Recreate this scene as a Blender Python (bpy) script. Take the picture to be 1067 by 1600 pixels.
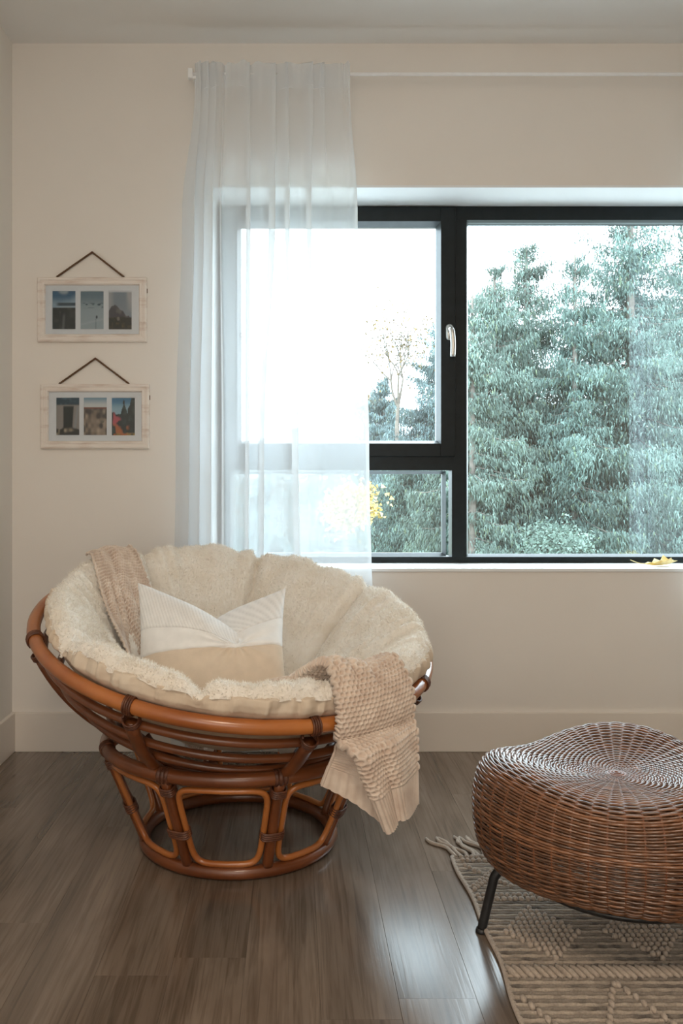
import bpy, bmesh, math, random
import numpy as np
from mathutils import Vector, Matrix, Euler

for o in list(bpy.data.objects):
    bpy.data.objects.remove(o)
S = bpy.context.scene
C = S.collection
PI = math.pi
R = math.radians
random.seed(7)
RNG = np.random.default_rng(11)

# ------------------------------------------------------------------ camera, sky, lights, exposure
FPX, CAMH, DW = 1330.0, 0.943, 3.0          # focal length in pixels, eye height, distance to the window wall
cam = bpy.data.cameras.new('camera')
cam.sensor_fit = 'VERTICAL'
cam.sensor_height = 36.0
cam.sensor_width = 36.0 * 1067 / 1600
cam.lens = 36.0 * FPX / 1600.0
cam.shift_x = (533.5 - 460.0) / 1600.0
cam.shift_y = -(800.0 - 755.0) / 1600.0
cam.clip_start = 0.02
cam.clip_end = 500
camo = bpy.data.objects.new('camera', cam)
C.objects.link(camo)
camo.location = (0, -DW, CAMH)
camo.rotation_euler = (R(90), 0, 0)
S.camera = camo

S.view_settings.view_transform = 'Standard'
S.view_settings.look = 'None'
S.view_settings.gamma = 1.0
S.view_settings.use_curve_mapping = False
S.view_settings.exposure = 0.28
S.cycles.transparent_max_bounces = 24
S.cycles.max_bounces = 10
S.cycles.diffuse_bounces = 6

W = bpy.data.worlds.new('overcast_sky')
S.world = W
W.use_nodes = True
wn = W.node_tree.nodes
wl = W.node_tree.links
wn.clear()
bg = wn.new('ShaderNodeBackground')
out = wn.new('ShaderNodeOutputWorld')
tc = wn.new('ShaderNodeTexCoord')
nz = wn.new('ShaderNodeTexNoise')
nz.inputs['Scale'].default_value = 2.2
nz.inputs['Detail'].default_value = 4
rp = wn.new('ShaderNodeValToRGB')
rp.color_ramp.elements[0].color = (0.70, 0.87, 0.97, 1)
rp.color_ramp.elements[0].position = 0.25
rp.color_ramp.elements[1].color = (0.80, 0.93, 1.0, 1)
rp.color_ramp.elements[1].position = 0.7
wl.new(tc.outputs['Generated'], nz.inputs['Vector'])
wl.new(nz.outputs['Fac'], rp.inputs['Fac'])
wl.new(rp.outputs['Color'], bg.inputs['Color'])
bg.inputs['Strength'].default_value = 8.5
wl.new(bg.outputs['Background'], out.inputs['Surface'])


def light(name, kind, loc, rot, energy, color, **kw):
    d = bpy.data.lights.new(name, kind)
    d.energy = energy
    d.color = color
    for k, v in kw.items():
        setattr(d, k, v)
    o = bpy.data.objects.new(name, d)
    C.objects.link(o)
    o.location = loc
    o.rotation_euler = rot
    return o


# daylight through thin cloud from behind the house: never reaches the room itself
light('sun', 'SUN', (0, -20, 20), (R(42), 0, R(12)), 2.6, (1.0, 0.97, 0.92), angle=R(25))
# sky seen through the glazing: portal only guides sampling
light('window_daylight', 'AREA', (0.75, 0.33, 1.31), (R(-90), 0, 0), 1.0, (1, 1, 1), shape='RECTANGLE', size=2.2, size_y=1.4)
bpy.data.lights['window_daylight'].cycles.is_portal = True
# unseen fill light added behind the camera; the rear wall has no opening
light('rear_fill', 'AREA', (-0.2, -4.55, 1.35), (R(90), 0, 0), 18.0, (1.0, 0.95, 0.87), shape='RECTANGLE', size=1.5, size_y=1.9)
# warm fill light added overhead near the camera; no fixture is modelled
light('overhead_fill', 'AREA', (0.15, -3.3, 2.46), (0, 0, 0), 21.0, (1.0, 0.83, 0.65), shape='DISK', size=0.6)


# ------------------------------------------------------------------ helpers
def px(x, y, d):
    """photo position + distance from the camera plane -> point in the room"""
    return Vector(((x - 460.0) / FPX * d, d - DW, CAMH - (y - 755.0) / FPX * d))


ORG = {}


def mesh_from(name, V, F, smooth=True, cols=None):
    me = bpy.data.meshes.new(name)
    V = np.asarray(V, dtype=np.float64).reshape(-1, 3)
    if isinstance(F, np.ndarray):
        n, k = F.shape
        me.vertices.add(len(V))
        me.vertices.foreach_set('co', V.ravel())
        me.loops.add(n * k)
        me.loops.foreach_set('vertex_index', F.astype(np.int32).ravel())
        me.polygons.add(n)
        me.polygons.foreach_set('loop_start', np.arange(0, n * k, k, dtype=np.int32))
        me.polygons.foreach_set('loop_total', np.full(n, k, dtype=np.int32))
        me.update(calc_edges=True)
    else:
        me.from_pydata([tuple(v) for v in V], [], [tuple(f) for f in F])
        me.update()
    if smooth:
        me.polygons.foreach_set('use_smooth', np.ones(len(me.polygons), dtype=bool))
    if cols is not None:
        a = me.color_attributes.new('col', 'FLOAT_COLOR', 'POINT')
        c = np.ones((len(V), 4))
        c[:, :3] = cols
        a.data.foreach_set('color', c.ravel())
    return me


def obj(name, VF, m, parent=None, smooth=True, cols=None, loc=None, kind=None, label=None):
    """one mesh object; V in room coordinates"""
    V, F = VF
    V = np.asarray(V, dtype=np.float64).reshape(-1, 3)
    if parent is not None:
        org = ORG[parent.name]
    else:
        org = np.array(loc) if loc is not None else np.array([(V[:, 0].min() + V[:, 0].max()) / 2, (V[:, 1].min() + V[:, 1].max()) / 2, V[:, 2].min()])
    me = mesh_from(name, V - org, F, smooth, cols)
    if m is not None:
        me.materials.append(m)
    o = bpy.data.objects.new(name, me)
    C.objects.link(o)
    if parent is not None:
        o.parent = parent
    else:
        o.location = org
    ORG[o.name] = org
    if kind:
        o['kind'] = kind
    if label:
        o['label'] = label
    return o


def tag(o, label, cat, group=None, kind=None):
    o['label'] = label
    o['category'] = cat
    if group:
        o['group'] = group
    if kind:
        o['kind'] = kind
    return o


def thing(name, label, cat, loc, group=None):
    o = bpy.data.objects.new(name, None)
    o.empty_display_size = 0.05
    C.objects.link(o)
    o.location = loc
    ORG[o.name] = np.array(loc, dtype=float)
    return tag(o, label, cat, group)


def join(parts):
    Vs, Fs, n = [], [], 0
    for V, F in parts:
        V = np.asarray(V, dtype=float).reshape(-1, 3)
        Vs.append(V)
        if isinstance(F, np.ndarray):
            Fs.append(F + n)
        else:
            Fs.extend([tuple(i + n for i in f) for f in F])
        n += len(V)
    if Fs and isinstance(Fs[0], np.ndarray):
        return np.concatenate(Vs), np.concatenate(Fs)
    return np.concatenate(Vs), Fs


def box(x0, x1, y0, y1, z0, z1, bev=0.0):
    """box, optionally with its long edges chamfered"""
    bm = bmesh.new()
    bmesh.ops.create_cube(bm, size=1.0)
    for v in bm.verts:
        v.co = Vector(((x0 + x1) / 2 + v.co.x * (x1 - x0), (y0 + y1) / 2 + v.co.y * (y1 - y0), (z0 + z1) / 2 + v.co.z * (z1 - z0)))
    if bev > 0:
        bmesh.ops.bevel(bm, geom=list(bm.edges), offset=bev, segments=2, affect='EDGES', profile=0.6)
    V = [v.co.copy() for v in bm.verts]
    for i, v in enumerate(bm.verts):
        v.index = i
    F = [tuple(v.index for v in f.verts) for f in bm.faces]
    bm.free()
    return V, F


def grid_faces(nr, nc, wrap_c=False, wrap_r=False):
    r = np.arange(nr if wrap_r else nr - 1)
    c = np.arange(nc if wrap_c else nc - 1)
    rr, cc = np.meshgrid(r, c, indexing='ij')
    r1 = (rr + 1) % nr
    c1 = (cc + 1) % nc
    return np.stack([rr * nc + cc, rr * nc + c1, r1 * nc + c1, r1 * nc + cc], -1).reshape(-1, 4)


def tube(P, rad, n=8, closed=False, caps=True, flat=None):
    """tube along a polyline (parallel transport); rad number or list; quads only when no caps"""
    P = np.asarray(P, dtype=float)
    m = len(P)
    if closed:
        T = np.roll(P, -1, 0) - np.roll(P, 1, 0)
    else:
        T = np.gradient(P, axis=0)
    T /= np.linalg.norm(T, axis=1)[:, None] + 1e-12
    rad = np.full(m, rad) if np.isscalar(rad) else np.asarray(rad)
    a = np.array([0, 0, 1.0]) if abs(T[0][2]) < 0.9 else np.array([1.0, 0, 0])
    N = np.cross(T[0], a)
    N /= np.linalg.norm(N)
    Ns = [N]
    for i in range(1, m):
        N = Ns[-1] - T[i] * np.dot(Ns[-1], T[i])
        N /= np.linalg.norm(N) + 1e-12
        Ns.append(N)
    Ns = np.array(Ns)
    B = np.cross(T, Ns)
    ang = np.linspace(0, 2 * PI, n, endpoint=False)
    V = P[:, None] + rad[:, None, None] * (np.cos(ang)[None, :, None] * Ns[:, None] + np.sin(ang)[None, :, None] * B[:, None])
    F = grid_faces(m, n, True, closed)
    V = V.reshape(-1, 3)
    if caps and not closed:
        V = np.vstack([V, P[:1], P[-1:]])
        c0, c1 = m * n, m * n + 1
        k = np.arange(n)
        k1 = (k + 1) % n
        f0 = np.stack([np.full(n, c0), np.full(n, c0), k1, k], -1)
        f1 = np.stack([np.full(n, c1), np.full(n, c1), (m - 1) * n + k, (m - 1) * n + k1], -1)
        F = [tuple(f) for f in F] + [tuple(f[1:]) for f in f0] + [tuple(f[1:]) for f in f1]
    return V, F


def spline(P, n, closed=False):
    """Catmull-Rom through points, n samples, roughly even"""
    P = np.asarray(P, dtype=float)
    m = len(P)
    segs = m if closed else m - 1
    t = np.linspace(0, segs, n, endpoint=not closed)
    i = np.minimum(t.astype(int), segs - 1)
    f = (t - i)[:, None]
    if closed:
        g = lambda k: P[k % m]
    else:
        Q = np.vstack([2 * P[0] - P[1], P, 2 * P[-1] - P[-2]])
        g = lambda k: Q[np.clip(k + 1, 0, m + 1)]
    p0, p1, p2, p3 = g(i - 1), g(i), g(i + 1), g(i + 2)
    return 0.5 * (2 * p1 + (p2 - p0) * f + (2 * p0 - 5 * p1 + 4 * p2 - p3) * f ** 2 + (3 * p1 - p0 - 3 * p2 + p3) * f ** 3)


def resample(P, n):
    P = np.asarray(P, dtype=float)
    s = np.concatenate([[0], np.cumsum(np.linalg.norm(np.diff(P, axis=0), axis=1))])
    t = np.linspace(0, s[-1], n)
    return np.stack([np.interp(t, s, P[:, k]) for k in range(P.shape[1])], 1)


def _h(ix, iy, iz, seed):
    n = (ix.astype(np.int64) * 374761393 + iy.astype(np.int64) * 668265263 + iz.astype(np.int64) * 2147483647 + seed * 144665) & 0xFFFFFFFF
    n = ((n ^ (n >> 13)) * 1274126177) & 0xFFFFFFFF
    n = ((n ^ (n >> 16)) * 2246822519) & 0xFFFFFFFF
    return ((n ^ (n >> 15)) & 0xFFFF) / 65535.0


def noise(P, seed=0):
    """smooth value noise in [-1, 1] at points P (n,3)"""
    P = np.asarray(P, dtype=float)
    I = np.floor(P).astype(np.int64)
    f = P - I
    f = f * f * (3 - 2 * f)
    r = 0
    for dx in (0, 1):
        wx = f[..., 0] if dx else 1 - f[..., 0]
        for dy in (0, 1):
            wy = f[..., 1] if dy else 1 - f[..., 1]
            for dz in (0, 1):
                wz = f[..., 2] if dz else 1 - f[..., 2]
                r = r + wx * wy * wz * _h(I[..., 0] + dx, I[..., 1] + dy, I[..., 2] + dz, seed)
    return r * 2 - 1


# ------------------------------------------------------------------ materials
def new_mat(name):
    m = bpy.data.materials.new(name)
    m.use_nodes = True
    nt = m.node_tree
    b = nt.nodes['Principled BSDF']
    return m, nt, b


def setin(b, **kw):
    for k, v in kw.items():
        k = k.replace('_', ' ')
        if k in b.inputs:
            b.inputs[k].default_value = v


def mat(name, c1, c2=None, scale=(8, 8, 8), rough=0.5, metal=0.0, bump=0.0, bscale=None, detail=4, spec=None, sheen=0.0, coat=0.0, lo=0.35, hi=0.65, attr=False, rand=0.0):
    m, nt, b = new_mat(name)
    L = nt.links
    setin(b, Roughness=rough, Metallic=metal)
    if spec is not None:
        b.inputs['Specular IOR Level'].default_value = spec
    if sheen:
        b.inputs['Sheen Weight'].default_value = sheen
        b.inputs['Sheen Roughness'].default_value = 0.5
    if coat:
        b.inputs['Coat Weight'].default_value = coat
        b.inputs['Coat Roughness'].default_value = 0.12
    t = nt.nodes.new('ShaderNodeTexCoord')
    mp = nt.nodes.new('ShaderNodeMapping')
    mp.inputs['Scale'].default_value = scale
    L.new(t.outputs['Object'], mp.inputs['Vector'])
    col = None
    if c2 is not None:
        n = nt.nodes.new('ShaderNodeTexNoise')
        n.inputs['Scale'].default_value = 1.0
        n.inputs['Detail'].default_value = detail
        r = nt.nodes.new('ShaderNodeValToRGB')
        r.color_ramp.elements[0].position = lo
        r.color_ramp.elements[1].position = hi
        r.color_ramp.elements[0].color = (*c1, 1)
        r.color_ramp.elements[1].color = (*c2, 1)
        L.new(mp.outputs['Vector'], n.inputs['Vector'])
        L.new(n.outputs['Fac'], r.inputs['Fac'])
        col = r.outputs['Color']
    else:
        b.inputs['Base Color'].default_value = (*c1, 1)
    if attr:
        a = nt.nodes.new('ShaderNodeAttribute')
        a.attribute_name = 'col'
        if col is not None:
            x = nt.nodes.new('ShaderNodeMix')
            x.data_type = 'RGBA'
            x.blend_type = 'MULTIPLY'
            x.inputs['Factor'].default_value = 1.0
            L.new(col, x.inputs['A'])
            L.new(a.outputs['Color'], x.inputs['B'])
            col = x.outputs['Result']
        else:
            col = a.outputs['Color']
    if col is not None:
        L.new(col, b.inputs['Base Color'])
    if bump:
        n2 = nt.nodes.new('ShaderNodeTexNoise')
        n2.inputs['Detail'].default_value = 3
        n2.inputs['Scale'].default_value = 1.0
        mp2 = nt.nodes.new('ShaderNodeMapping')
        mp2.inputs['Scale'].default_value = bscale or scale
        L.new(t.outputs['Object'], mp2.inputs['Vector'])
        L.new(mp2.outputs['Vector'], n2.inputs['Vector'])
        bp = nt.nodes.new('ShaderNodeBump')
        bp.inputs['Strength'].default_value = bump
        bp.inputs['Distance'].default_value = 0.004
        L.new(n2.outputs['Fac'], bp.inputs['Height'])
        L.new(bp.outputs['Normal'], b.inputs['Normal'])
    return m


M = {}
M['wall'] = mat('wall_paint', (0.80, 0.752, 0.698), (0.82, 0.772, 0.718), (3, 3, 3), rough=0.7, bump=0.05, bscale=(220, 220, 220), spec=0.3)
M['wall_left'] = mat('left_wall_paint', (0.79, 0.755, 0.705), (0.81, 0.775, 0.725), (3, 3, 3), rough=0.7, bump=0.05, bscale=(220, 220, 220), spec=0.3)
M['ceiling'] = mat('ceiling_paint', (0.80, 0.79, 0.77), (0.82, 0.81, 0.79), (3, 3, 3), rough=0.75, bump=0.06, bscale=(150, 150, 150), spec=0.2)
M['trim'] = mat('baseboard_paint', (0.79, 0.72, 0.645), (0.81, 0.74, 0.665), (4, 4, 4), rough=0.4)
M['reveal'] = mat('reveal_paint', (0.82, 0.83, 0.83), (0.84, 0.85, 0.85), (4, 4, 4), rough=0.6)
M['frame'] = mat('window_frame_charcoal', (0.007, 0.0105, 0.012), (0.010, 0.0145, 0.016), (30, 30, 30), rough=0.42, spec=0.25, bump=0.03, bscale=(300, 300, 300))
M['bead'] = mat('glazing_bead_grey', (0.07, 0.085, 0.095), (0.085, 0.10, 0.112), (30, 30, 30), rough=0.35)
M['chrome'] = mat('satin_nickel', (0.62, 0.60, 0.57), (0.66, 0.64, 0.61), (60, 60, 60), rough=0.32, metal=1.0)
M['white_plastic'] = mat('white_lacquer', (0.88, 0.88, 0.88), (0.91, 0.91, 0.91), (50, 50, 50), rough=0.35)
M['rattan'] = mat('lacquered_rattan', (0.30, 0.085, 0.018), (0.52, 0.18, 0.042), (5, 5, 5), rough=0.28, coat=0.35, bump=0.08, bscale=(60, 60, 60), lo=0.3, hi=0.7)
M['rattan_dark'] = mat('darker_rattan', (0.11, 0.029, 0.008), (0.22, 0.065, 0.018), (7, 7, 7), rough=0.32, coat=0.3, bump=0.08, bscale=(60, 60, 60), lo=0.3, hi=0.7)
M['binding'] = mat('leather_binding', (0.07, 0.022, 0.01), (0.14, 0.045, 0.018), (90, 90, 90), rough=0.45, bump=0.2, bscale=(200, 200, 200))
M['sherpa'] = mat('cream_sherpa', (0.82, 0.755, 0.665), (0.88, 0.835, 0.77), (14, 14, 14), rough=0.95, sheen=0.4, bump=0.3, bscale=(300, 300, 300), spec=0.1)
M['cotton'] = mat('cream_cotton', (0.64, 0.52, 0.40), (0.70, 0.59, 0.47), (9, 9, 9), rough=0.85, bump=0.12, bscale=(500, 500, 500), spec=0.15)
M['knit'] = mat('oatmeal_knit', (0.62, 0.49, 0.40), (0.76, 0.64, 0.54), (25, 25, 25), rough=0.95, sheen=0.25, bump=0.12, bscale=(700, 700, 700), spec=0.1)
M['pillow'] = mat('pillow_fabric', (0.94, 0.94, 0.94), (1.0, 1.0, 1.0), (40, 40, 40), rough=0.85, bump=0.15, bscale=(600, 600, 600), spec=0.15, attr=True)
M['wicker'] = mat('wicker_strands', (0.75, 0.75, 0.75), (1.1, 1.1, 1.1), (60, 60, 60), rough=0.32, attr=True, bump=0.15, bscale=(300, 300, 300), coat=0.5)
M['spoke'] = mat('wicker_spokes', (0.15, 0.046, 0.018), (0.24, 0.085, 0.035), (50, 50, 50), rough=0.4)
M['black_steel'] = mat('black_steel', (0.012, 0.012, 0.013), (0.02, 0.02, 0.021), (60, 60, 60), rough=0.35, bump=0.03, bscale=(400, 400, 400))
M['wool'] = mat('rug_wool', (0.85, 0.85, 0.85), (1.05, 1.05, 1.05), (220, 220, 220), rough=0.95, attr=True, bump=0.5, bscale=(500, 500, 500), spec=0.1, sheen=0.2)
M['bobble'] = mat('rug_bobble_wool', (0.40, 0.325, 0.265), (0.50, 0.42, 0.35), (160, 160, 160), rough=0.95, bump=0.4, bscale=(500, 500, 500), spec=0.1, sheen=0.2)
M['rope'] = mat('jute_rope', (0.10, 0.05, 0.025), (0.20, 0.115, 0.06), (250, 250, 250), rough=0.9, bump=0.5, bscale=(600, 600, 600))
M['whitewash'] = mat('whitewashed_wood', (0.62, 0.50, 0.43), (0.80, 0.73, 0.67), (9, 60, 60), rough=0.6, bump=0.2, bscale=(15, 120, 120), lo=0.28, hi=0.5)
M['mat_board'] = mat('white_mat_board', (0.72, 0.75, 0.78), (0.74, 0.77, 0.80), (60, 60, 60), rough=0.8)
M['print'] = mat('photo_print', (0.97, 0.97, 0.97), (1, 1, 1), (300, 300, 300), rough=0.45, attr=True)
M['bark'] = mat('bark', (0.10, 0.085, 0.075), (0.17, 0.15, 0.13), (3, 3, 9), rough=0.9, bump=0.5, bscale=(12, 12, 4))
M['leaf_yellow'] = mat('yellow_leaf', (0.80, 0.52, 0.10), (0.90, 0.76, 0.42), (30, 30, 30), rough=0.6)
M['foliage'] = mat('conifer_foliage', (0.26, 0.30, 0.305), (0.56, 0.615, 0.63), (0.9, 0.9, 0.6), rough=0.7, attr=True, detail=6, spec=0.2, lo=0.3, hi=0.7)
M['grass'] = mat('meadow', (0.10, 0.13, 0.06), (0.18, 0.19, 0.09), (0.6, 0.6, 0.6), rough=0.95, bump=0.5, bscale=(8, 8, 8))
M['hill'] = mat('far_hill', (0.115, 0.145, 0.165), (0.15, 0.185, 0.205), (0.03, 0.03, 0.05), rough=1.0, detail=6)  # bluish tone carries the distance haze in the colour
M['subfloor'] = mat('subfloor', (0.05, 0.04, 0.033), (0.07, 0.055, 0.045), (8, 8, 8), rough=0.9)
M['glow'] = None


def plank_mat():
    m, nt, b = new_mat('oak_vinyl_plank')
    L = nt.links
    t = nt.nodes.new('ShaderNodeTexCoord')
    oi = nt.nodes.new('ShaderNodeObjectInfo')
    cb = nt.nodes.new('ShaderNodeCombineXYZ')
    mu = nt.nodes.new('ShaderNodeMath')
    mu.operation = 'MULTIPLY'
    mu.inputs[1].default_value = 37.0
    L.new(oi.outputs['Random'], mu.inputs[0])
    for k in 'XYZ':
        L.new(mu.outputs[0], cb.inputs[k])
    ad = nt.nodes.new('ShaderNodeVectorMath')
    ad.operation = 'ADD'
    L.new(t.outputs['Object'], ad.inputs[0])
    L.new(cb.outputs[0], ad.inputs[1])

    def nse(scale, detail, dist=0.0):
        mp = nt.nodes.new('ShaderNodeMapping')
        mp.inputs['Scale'].default_value = scale
        L.new(ad.outputs[0], mp.inputs['Vector'])
        n = nt.nodes.new('ShaderNodeTexNoise')
        n.inputs['Scale'].default_value = 1.0
        n.inputs['Detail'].default_value = detail
        n.inputs['Distortion'].default_value = dist
        L.new(mp.outputs[0], n.inputs['Vector'])
        return n.outputs['Fac']
    big = nse((9, 1.6, 1), 4, 0.8)
    fine = nse((110, 4.0, 1), 5, 0.6)
    r1 = nt.nodes.new('ShaderNodeValToRGB')
    e = r1.color_ramp.elements
    e[0].position = 0.3
    e[0].color = (0.120, 0.088, 0.064, 1)
    e[1].position = 0.72
    e[1].color = (0.240, 0.182, 0.138, 1)
    L.new(big, r1.inputs['Fac'])
    r2 = nt.nodes.new('ShaderNodeValToRGB')
    e = r2.color_ramp.elements
    e[0].position = 0.32
    e[0].color = (0.62, 0.60, 0.58, 1)
    e[1].position = 0.56
    e[1].color = (1.05, 1.05, 1.05, 1)
    L.new(fine, r2.inputs['Fac'])
    x = nt.nodes.new('ShaderNodeMix')
    x.data_type = 'RGBA'
    x.blend_type = 'MULTIPLY'
    x.inputs['Factor'].default_value = 0.85
    L.new(r1.outputs['Color'], x.inputs['A'])
    L.new(r2.outputs['Color'], x.inputs['B'])
    hv = nt.nodes.new('ShaderNodeHueSaturation')
    mr = nt.nodes.new('ShaderNodeMapRange')
    mr.inputs['To Min'].default_value = 0.93
    mr.inputs['To Max'].default_value = 1.07
    L.new(oi.outputs['Random'], mr.inputs['Value'])
    L.new(mr.outputs[0], hv.inputs['Value'])
    L.new(x.outputs['Result'], hv.inputs['Color'])
    L.new(hv.outputs['Color'], b.inputs['Base Color'])
    b.inputs['Roughness'].default_value = 0.20
    b.inputs['Specular IOR Level'].default_value = 0.85
    bp = nt.nodes.new('ShaderNodeBump')
    bp.inputs['Strength'].default_value = 0.12
    bp.inputs['Distance'].default_value = 0.002
    L.new(fine, bp.inputs['Height'])
    L.new(bp.outputs['Normal'], b.inputs['Normal'])
    return m


M['plank'] = plank_mat()


def glass_mat():
    m, nt, b = new_mat('double_glazing')
    nt.nodes.remove(b)
    o = nt.nodes['Material Output']
    tr = nt.nodes.new('ShaderNodeBsdfTransparent')
    tr.inputs['Color'].default_value = (0.955, 0.985, 0.985, 1)
    gl = nt.nodes.new('ShaderNodeBsdfGlossy')
    gl.inputs['Roughness'].default_value = 0.01
    fr = nt.nodes.new('ShaderNodeFresnel')
    fr.inputs['IOR'].default_value = 1.5
    mu = nt.nodes.new('ShaderNodeMath')
    mu.operation = 'MULTIPLY'
    mu.use_clamp = True
    mu.inputs[1].default_value = 4.0
    mx = nt.nodes.new('ShaderNodeMixShader')
    L = nt.links
    L.new(fr.outputs[0], mu.inputs[0])
    L.new(mu.outputs[0], mx.inputs['Fac'])
    L.new(tr.outputs[0], mx.inputs[1])
    L.new(gl.outputs[0], mx.inputs[2])
    L.new(mx.outputs[0], o.inputs['Surface'])
    return m


M['glass'] = glass_mat()


def picture_glass_mat():
    m, nt, b = new_mat('picture_glass')
    nt.nodes.remove(b)
    o = nt.nodes['Material Output']
    tr = nt.nodes.new('ShaderNodeBsdfTransparent')
    gl = nt.nodes.new('ShaderNodeBsdfGlossy')
    gl.inputs['Roughness'].default_value = 0.04
    fr = nt.nodes.new('ShaderNodeFresnel')
    fr.inputs['IOR'].default_value = 1.5
    mx = nt.nodes.new('ShaderNodeMixShader')
    L = nt.links
    L.new(fr.outputs[0], mx.inputs['Fac'])
    L.new(tr.outputs[0], mx.inputs[1])
    L.new(gl.outputs[0], mx.inputs[2])
    L.new(mx.outputs[0], o.inputs['Surface'])
    return m


M['picture_glass'] = picture_glass_mat()


def sheer_mat():
    m, nt, b = new_mat('white_sheer_voile')
    nt.nodes.remove(b)
    o = nt.nodes['Material Output']
    L = nt.links
    tr = nt.nodes.new('ShaderNodeBsdfTransparent')
    df = nt.nodes.new('ShaderNodeBsdfDiffuse')
    df.inputs['Color'].default_value = (0.95, 0.96, 0.97, 1)
    tl = nt.nodes.new('ShaderNodeBsdfTranslucent')
    tl.inputs['Color'].default_value = (0.86, 0.90, 0.93, 1)
    m1 = nt.nodes.new('ShaderNodeMixShader')
    m1.inputs['Fac'].default_value = 0.5
    lw = nt.nodes.new('ShaderNodeLayerWeight')
    lw.inputs['Blend'].default_value = 0.35
    mr = nt.nodes.new('ShaderNodeMapRange')
    mr.inputs['To Min'].default_value = 0.54
    mr.inputs['To Max'].default_value = 1.0
    L.new(lw.outputs['Facing'], mr.inputs['Value'])
    mq = nt.nodes.new('ShaderNodeMapRange')
    mq.inputs['To Min'].default_value = 0.5
    mq.inputs['To Max'].default_value = 0.0
    L.new(lw.outputs['Facing'], mq.inputs['Value'])
    L.new(mq.outputs[0], m1.inputs['Fac'])
    m2 = nt.nodes.new('ShaderNodeMixShader')
    L.new(df.outputs[0], m1.inputs[1])
    L.new(tl.outputs[0], m1.inputs[2])
    L.new(mr.outputs[0], m2.inputs['Fac'])
    L.new(tr.outputs[0], m2.inputs[1])
    L.new(m1.outputs[0], m2.inputs[2])
    L.new(m2.outputs[0], o.inputs['Surface'])
    return m


M['sheer'] = sheer_mat()

# ------------------------------------------------------------------ room shell
XL, XR, YR, HC = -0.995, 2.75, -4.7, 2.493
WX0, WX1, WZ0, WZ1, WD = -0.294, 1.80, 0.643, 1.985, 0.20      # window opening, recess depth
TH = 0.30                                                        # wall thickness


def structure(name, VF, m, smooth=False, parent=None):
    o = obj(name, VF, m, parent, smooth)
    if parent is None:
        o['kind'] = 'structure'
    return o


# back wall: four blocks around the opening as one mesh
bw = join([box(XL - TH, WX0, 0, TH, -0.3, HC + 0.3), box(WX1, XR + TH, 0, TH, -0.3, HC + 0.3),
           box(WX0, WX1, 0, TH, -0.3, WZ0 - 0.012), box(WX0, WX1, 0, TH, WZ1 + 0.008, HC + 0.3)])
structure('wall_back', bw, M['wall'])
structure('wall_left', box(XL - TH, XL, YR - TH, 0, -0.3, HC + 0.3), M['wall_left'])
structure('wall_right', box(XR, XR + TH, YR - TH, 0, -0.3, HC + 0.3), M['wall_left'])
structure('wall_rear', box(XL, XR, YR - TH, YR, -0.3, HC + 0.3), M['wall'])
structure('ceiling', box(XL, XR, YR, 0, HC, HC + 0.3), M['ceiling'])
# reveal linings (bright paint) : head, sill, jambs
structure('trim_1', box(WX0, WX1, 0.0, WD + 0.08, WZ1, WZ1 + 0.008), M['reveal'])
structure('trim_2', box(WX0, WX1, -0.006, WD + 0.08, WZ0 - 0.012, WZ0, 0.002), M['reveal'])
structure('trim_3', box(WX0, WX0 + 0.004, 0.0, WD + 0.08, WZ0, WZ1), M['reveal'])
structure('trim_4', box(WX1 - 0.004, WX1, 0.0, WD + 0.08, WZ0, WZ1), M['reveal'])


def baseboard(name, x0, x1, y0, y1):
    H = 0.138
    structure(name, join([box(x0, x1, y0, y1, 0.0, H, 0.003)]), M['trim'])


baseboard('baseboard_back', XL + 0.014, XR - 0.014, -0.014, 0)
baseboard('baseboard_left', XL, XL + 0.014, YR, 0)
baseboard('baseboard_right', XR - 0.014, XR, YR, 0)

# floor: sub floor and one object per plank
fl = structure('floor', box(XL, XR, YR, 0, -0.05, -0.0085), M['subfloor'])
PW, PL = 0.1432, 1.22
x = 0.19 - PW * 9
ci = 0
while x < XR:
    xa, xb = max(x, XL + 0.002), min(x + PW, XR - 0.002)
    if xb - xa > 0.02:
        y = YR - PL * ((ci * 0.37 + 0.21 * (ci % 3)) % 1.0)
        while y < 0:
            ya, yb = max(y, YR), min(y + PL, -0.002)
            if yb - ya > 0.03:
                V, F = box(xa + 0.00015, xb - 0.00015, ya + 0.00015, yb - 0.00015, -0.008, 0.0)
                bm = bmesh.new()
                vs = [bm.verts.new(v) for v in V]
                for f in F:
                    bm.faces.new([vs[i] for i in f])
                te = [e for e in bm.edges if all(v.co.z > -0.001 for v in e.verts) and abs(e.verts[0].co.x - e.verts[1].co.x) < 1e-5]
                bmesh.ops.bevel(bm, geom=te, offset=0.0003, segments=1, affect='EDGES')
                for i, v in enumerate(bm.verts):
                    v.index = i
                VF = ([v.co.copy() for v in bm.verts], [tuple(v.index for v in f.verts) for f in bm.faces])
                bm.free()
                # the plank's own origin at its centre, so its grain is its own
                org = np.array([(xa + xb) / 2, (ya + yb) / 2, 0.0])
                me = mesh_from('plank', np.array(VF[0]) - org, VF[1], False)
                me.materials.append(M['plank'])
                po = bpy.data.objects.new('plank', me)
                C.objects.link(po)
                po.parent = fl
                po.location = org - ORG['floor']
            y += PL
    x += PW
    ci += 1

# ------------------------------------------------------------------ window
FY = WD                    # room-side face of the frame
fz = lambda y: CAMH - (y - 755.0) / 415.6
fx = lambda x: (x - 460.0) / 415.6


def ring_frame(x0, x1, z0, z1, l, r, b, t, y0, y1, bev=0.0):
    """rectangular frame with member widths l r b t"""
    return join([box(x0, x0 + l, y0, y1, z0, z1, bev), box(x1 - r, x1, y0, y1, z0, z1, bev),
                 box(x0 + l, x1 - r, y0, y1, z0, z0 + b, bev), box(x0 + l, x1 - r, y0, y1, z1 - t, z1, bev)])


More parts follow.
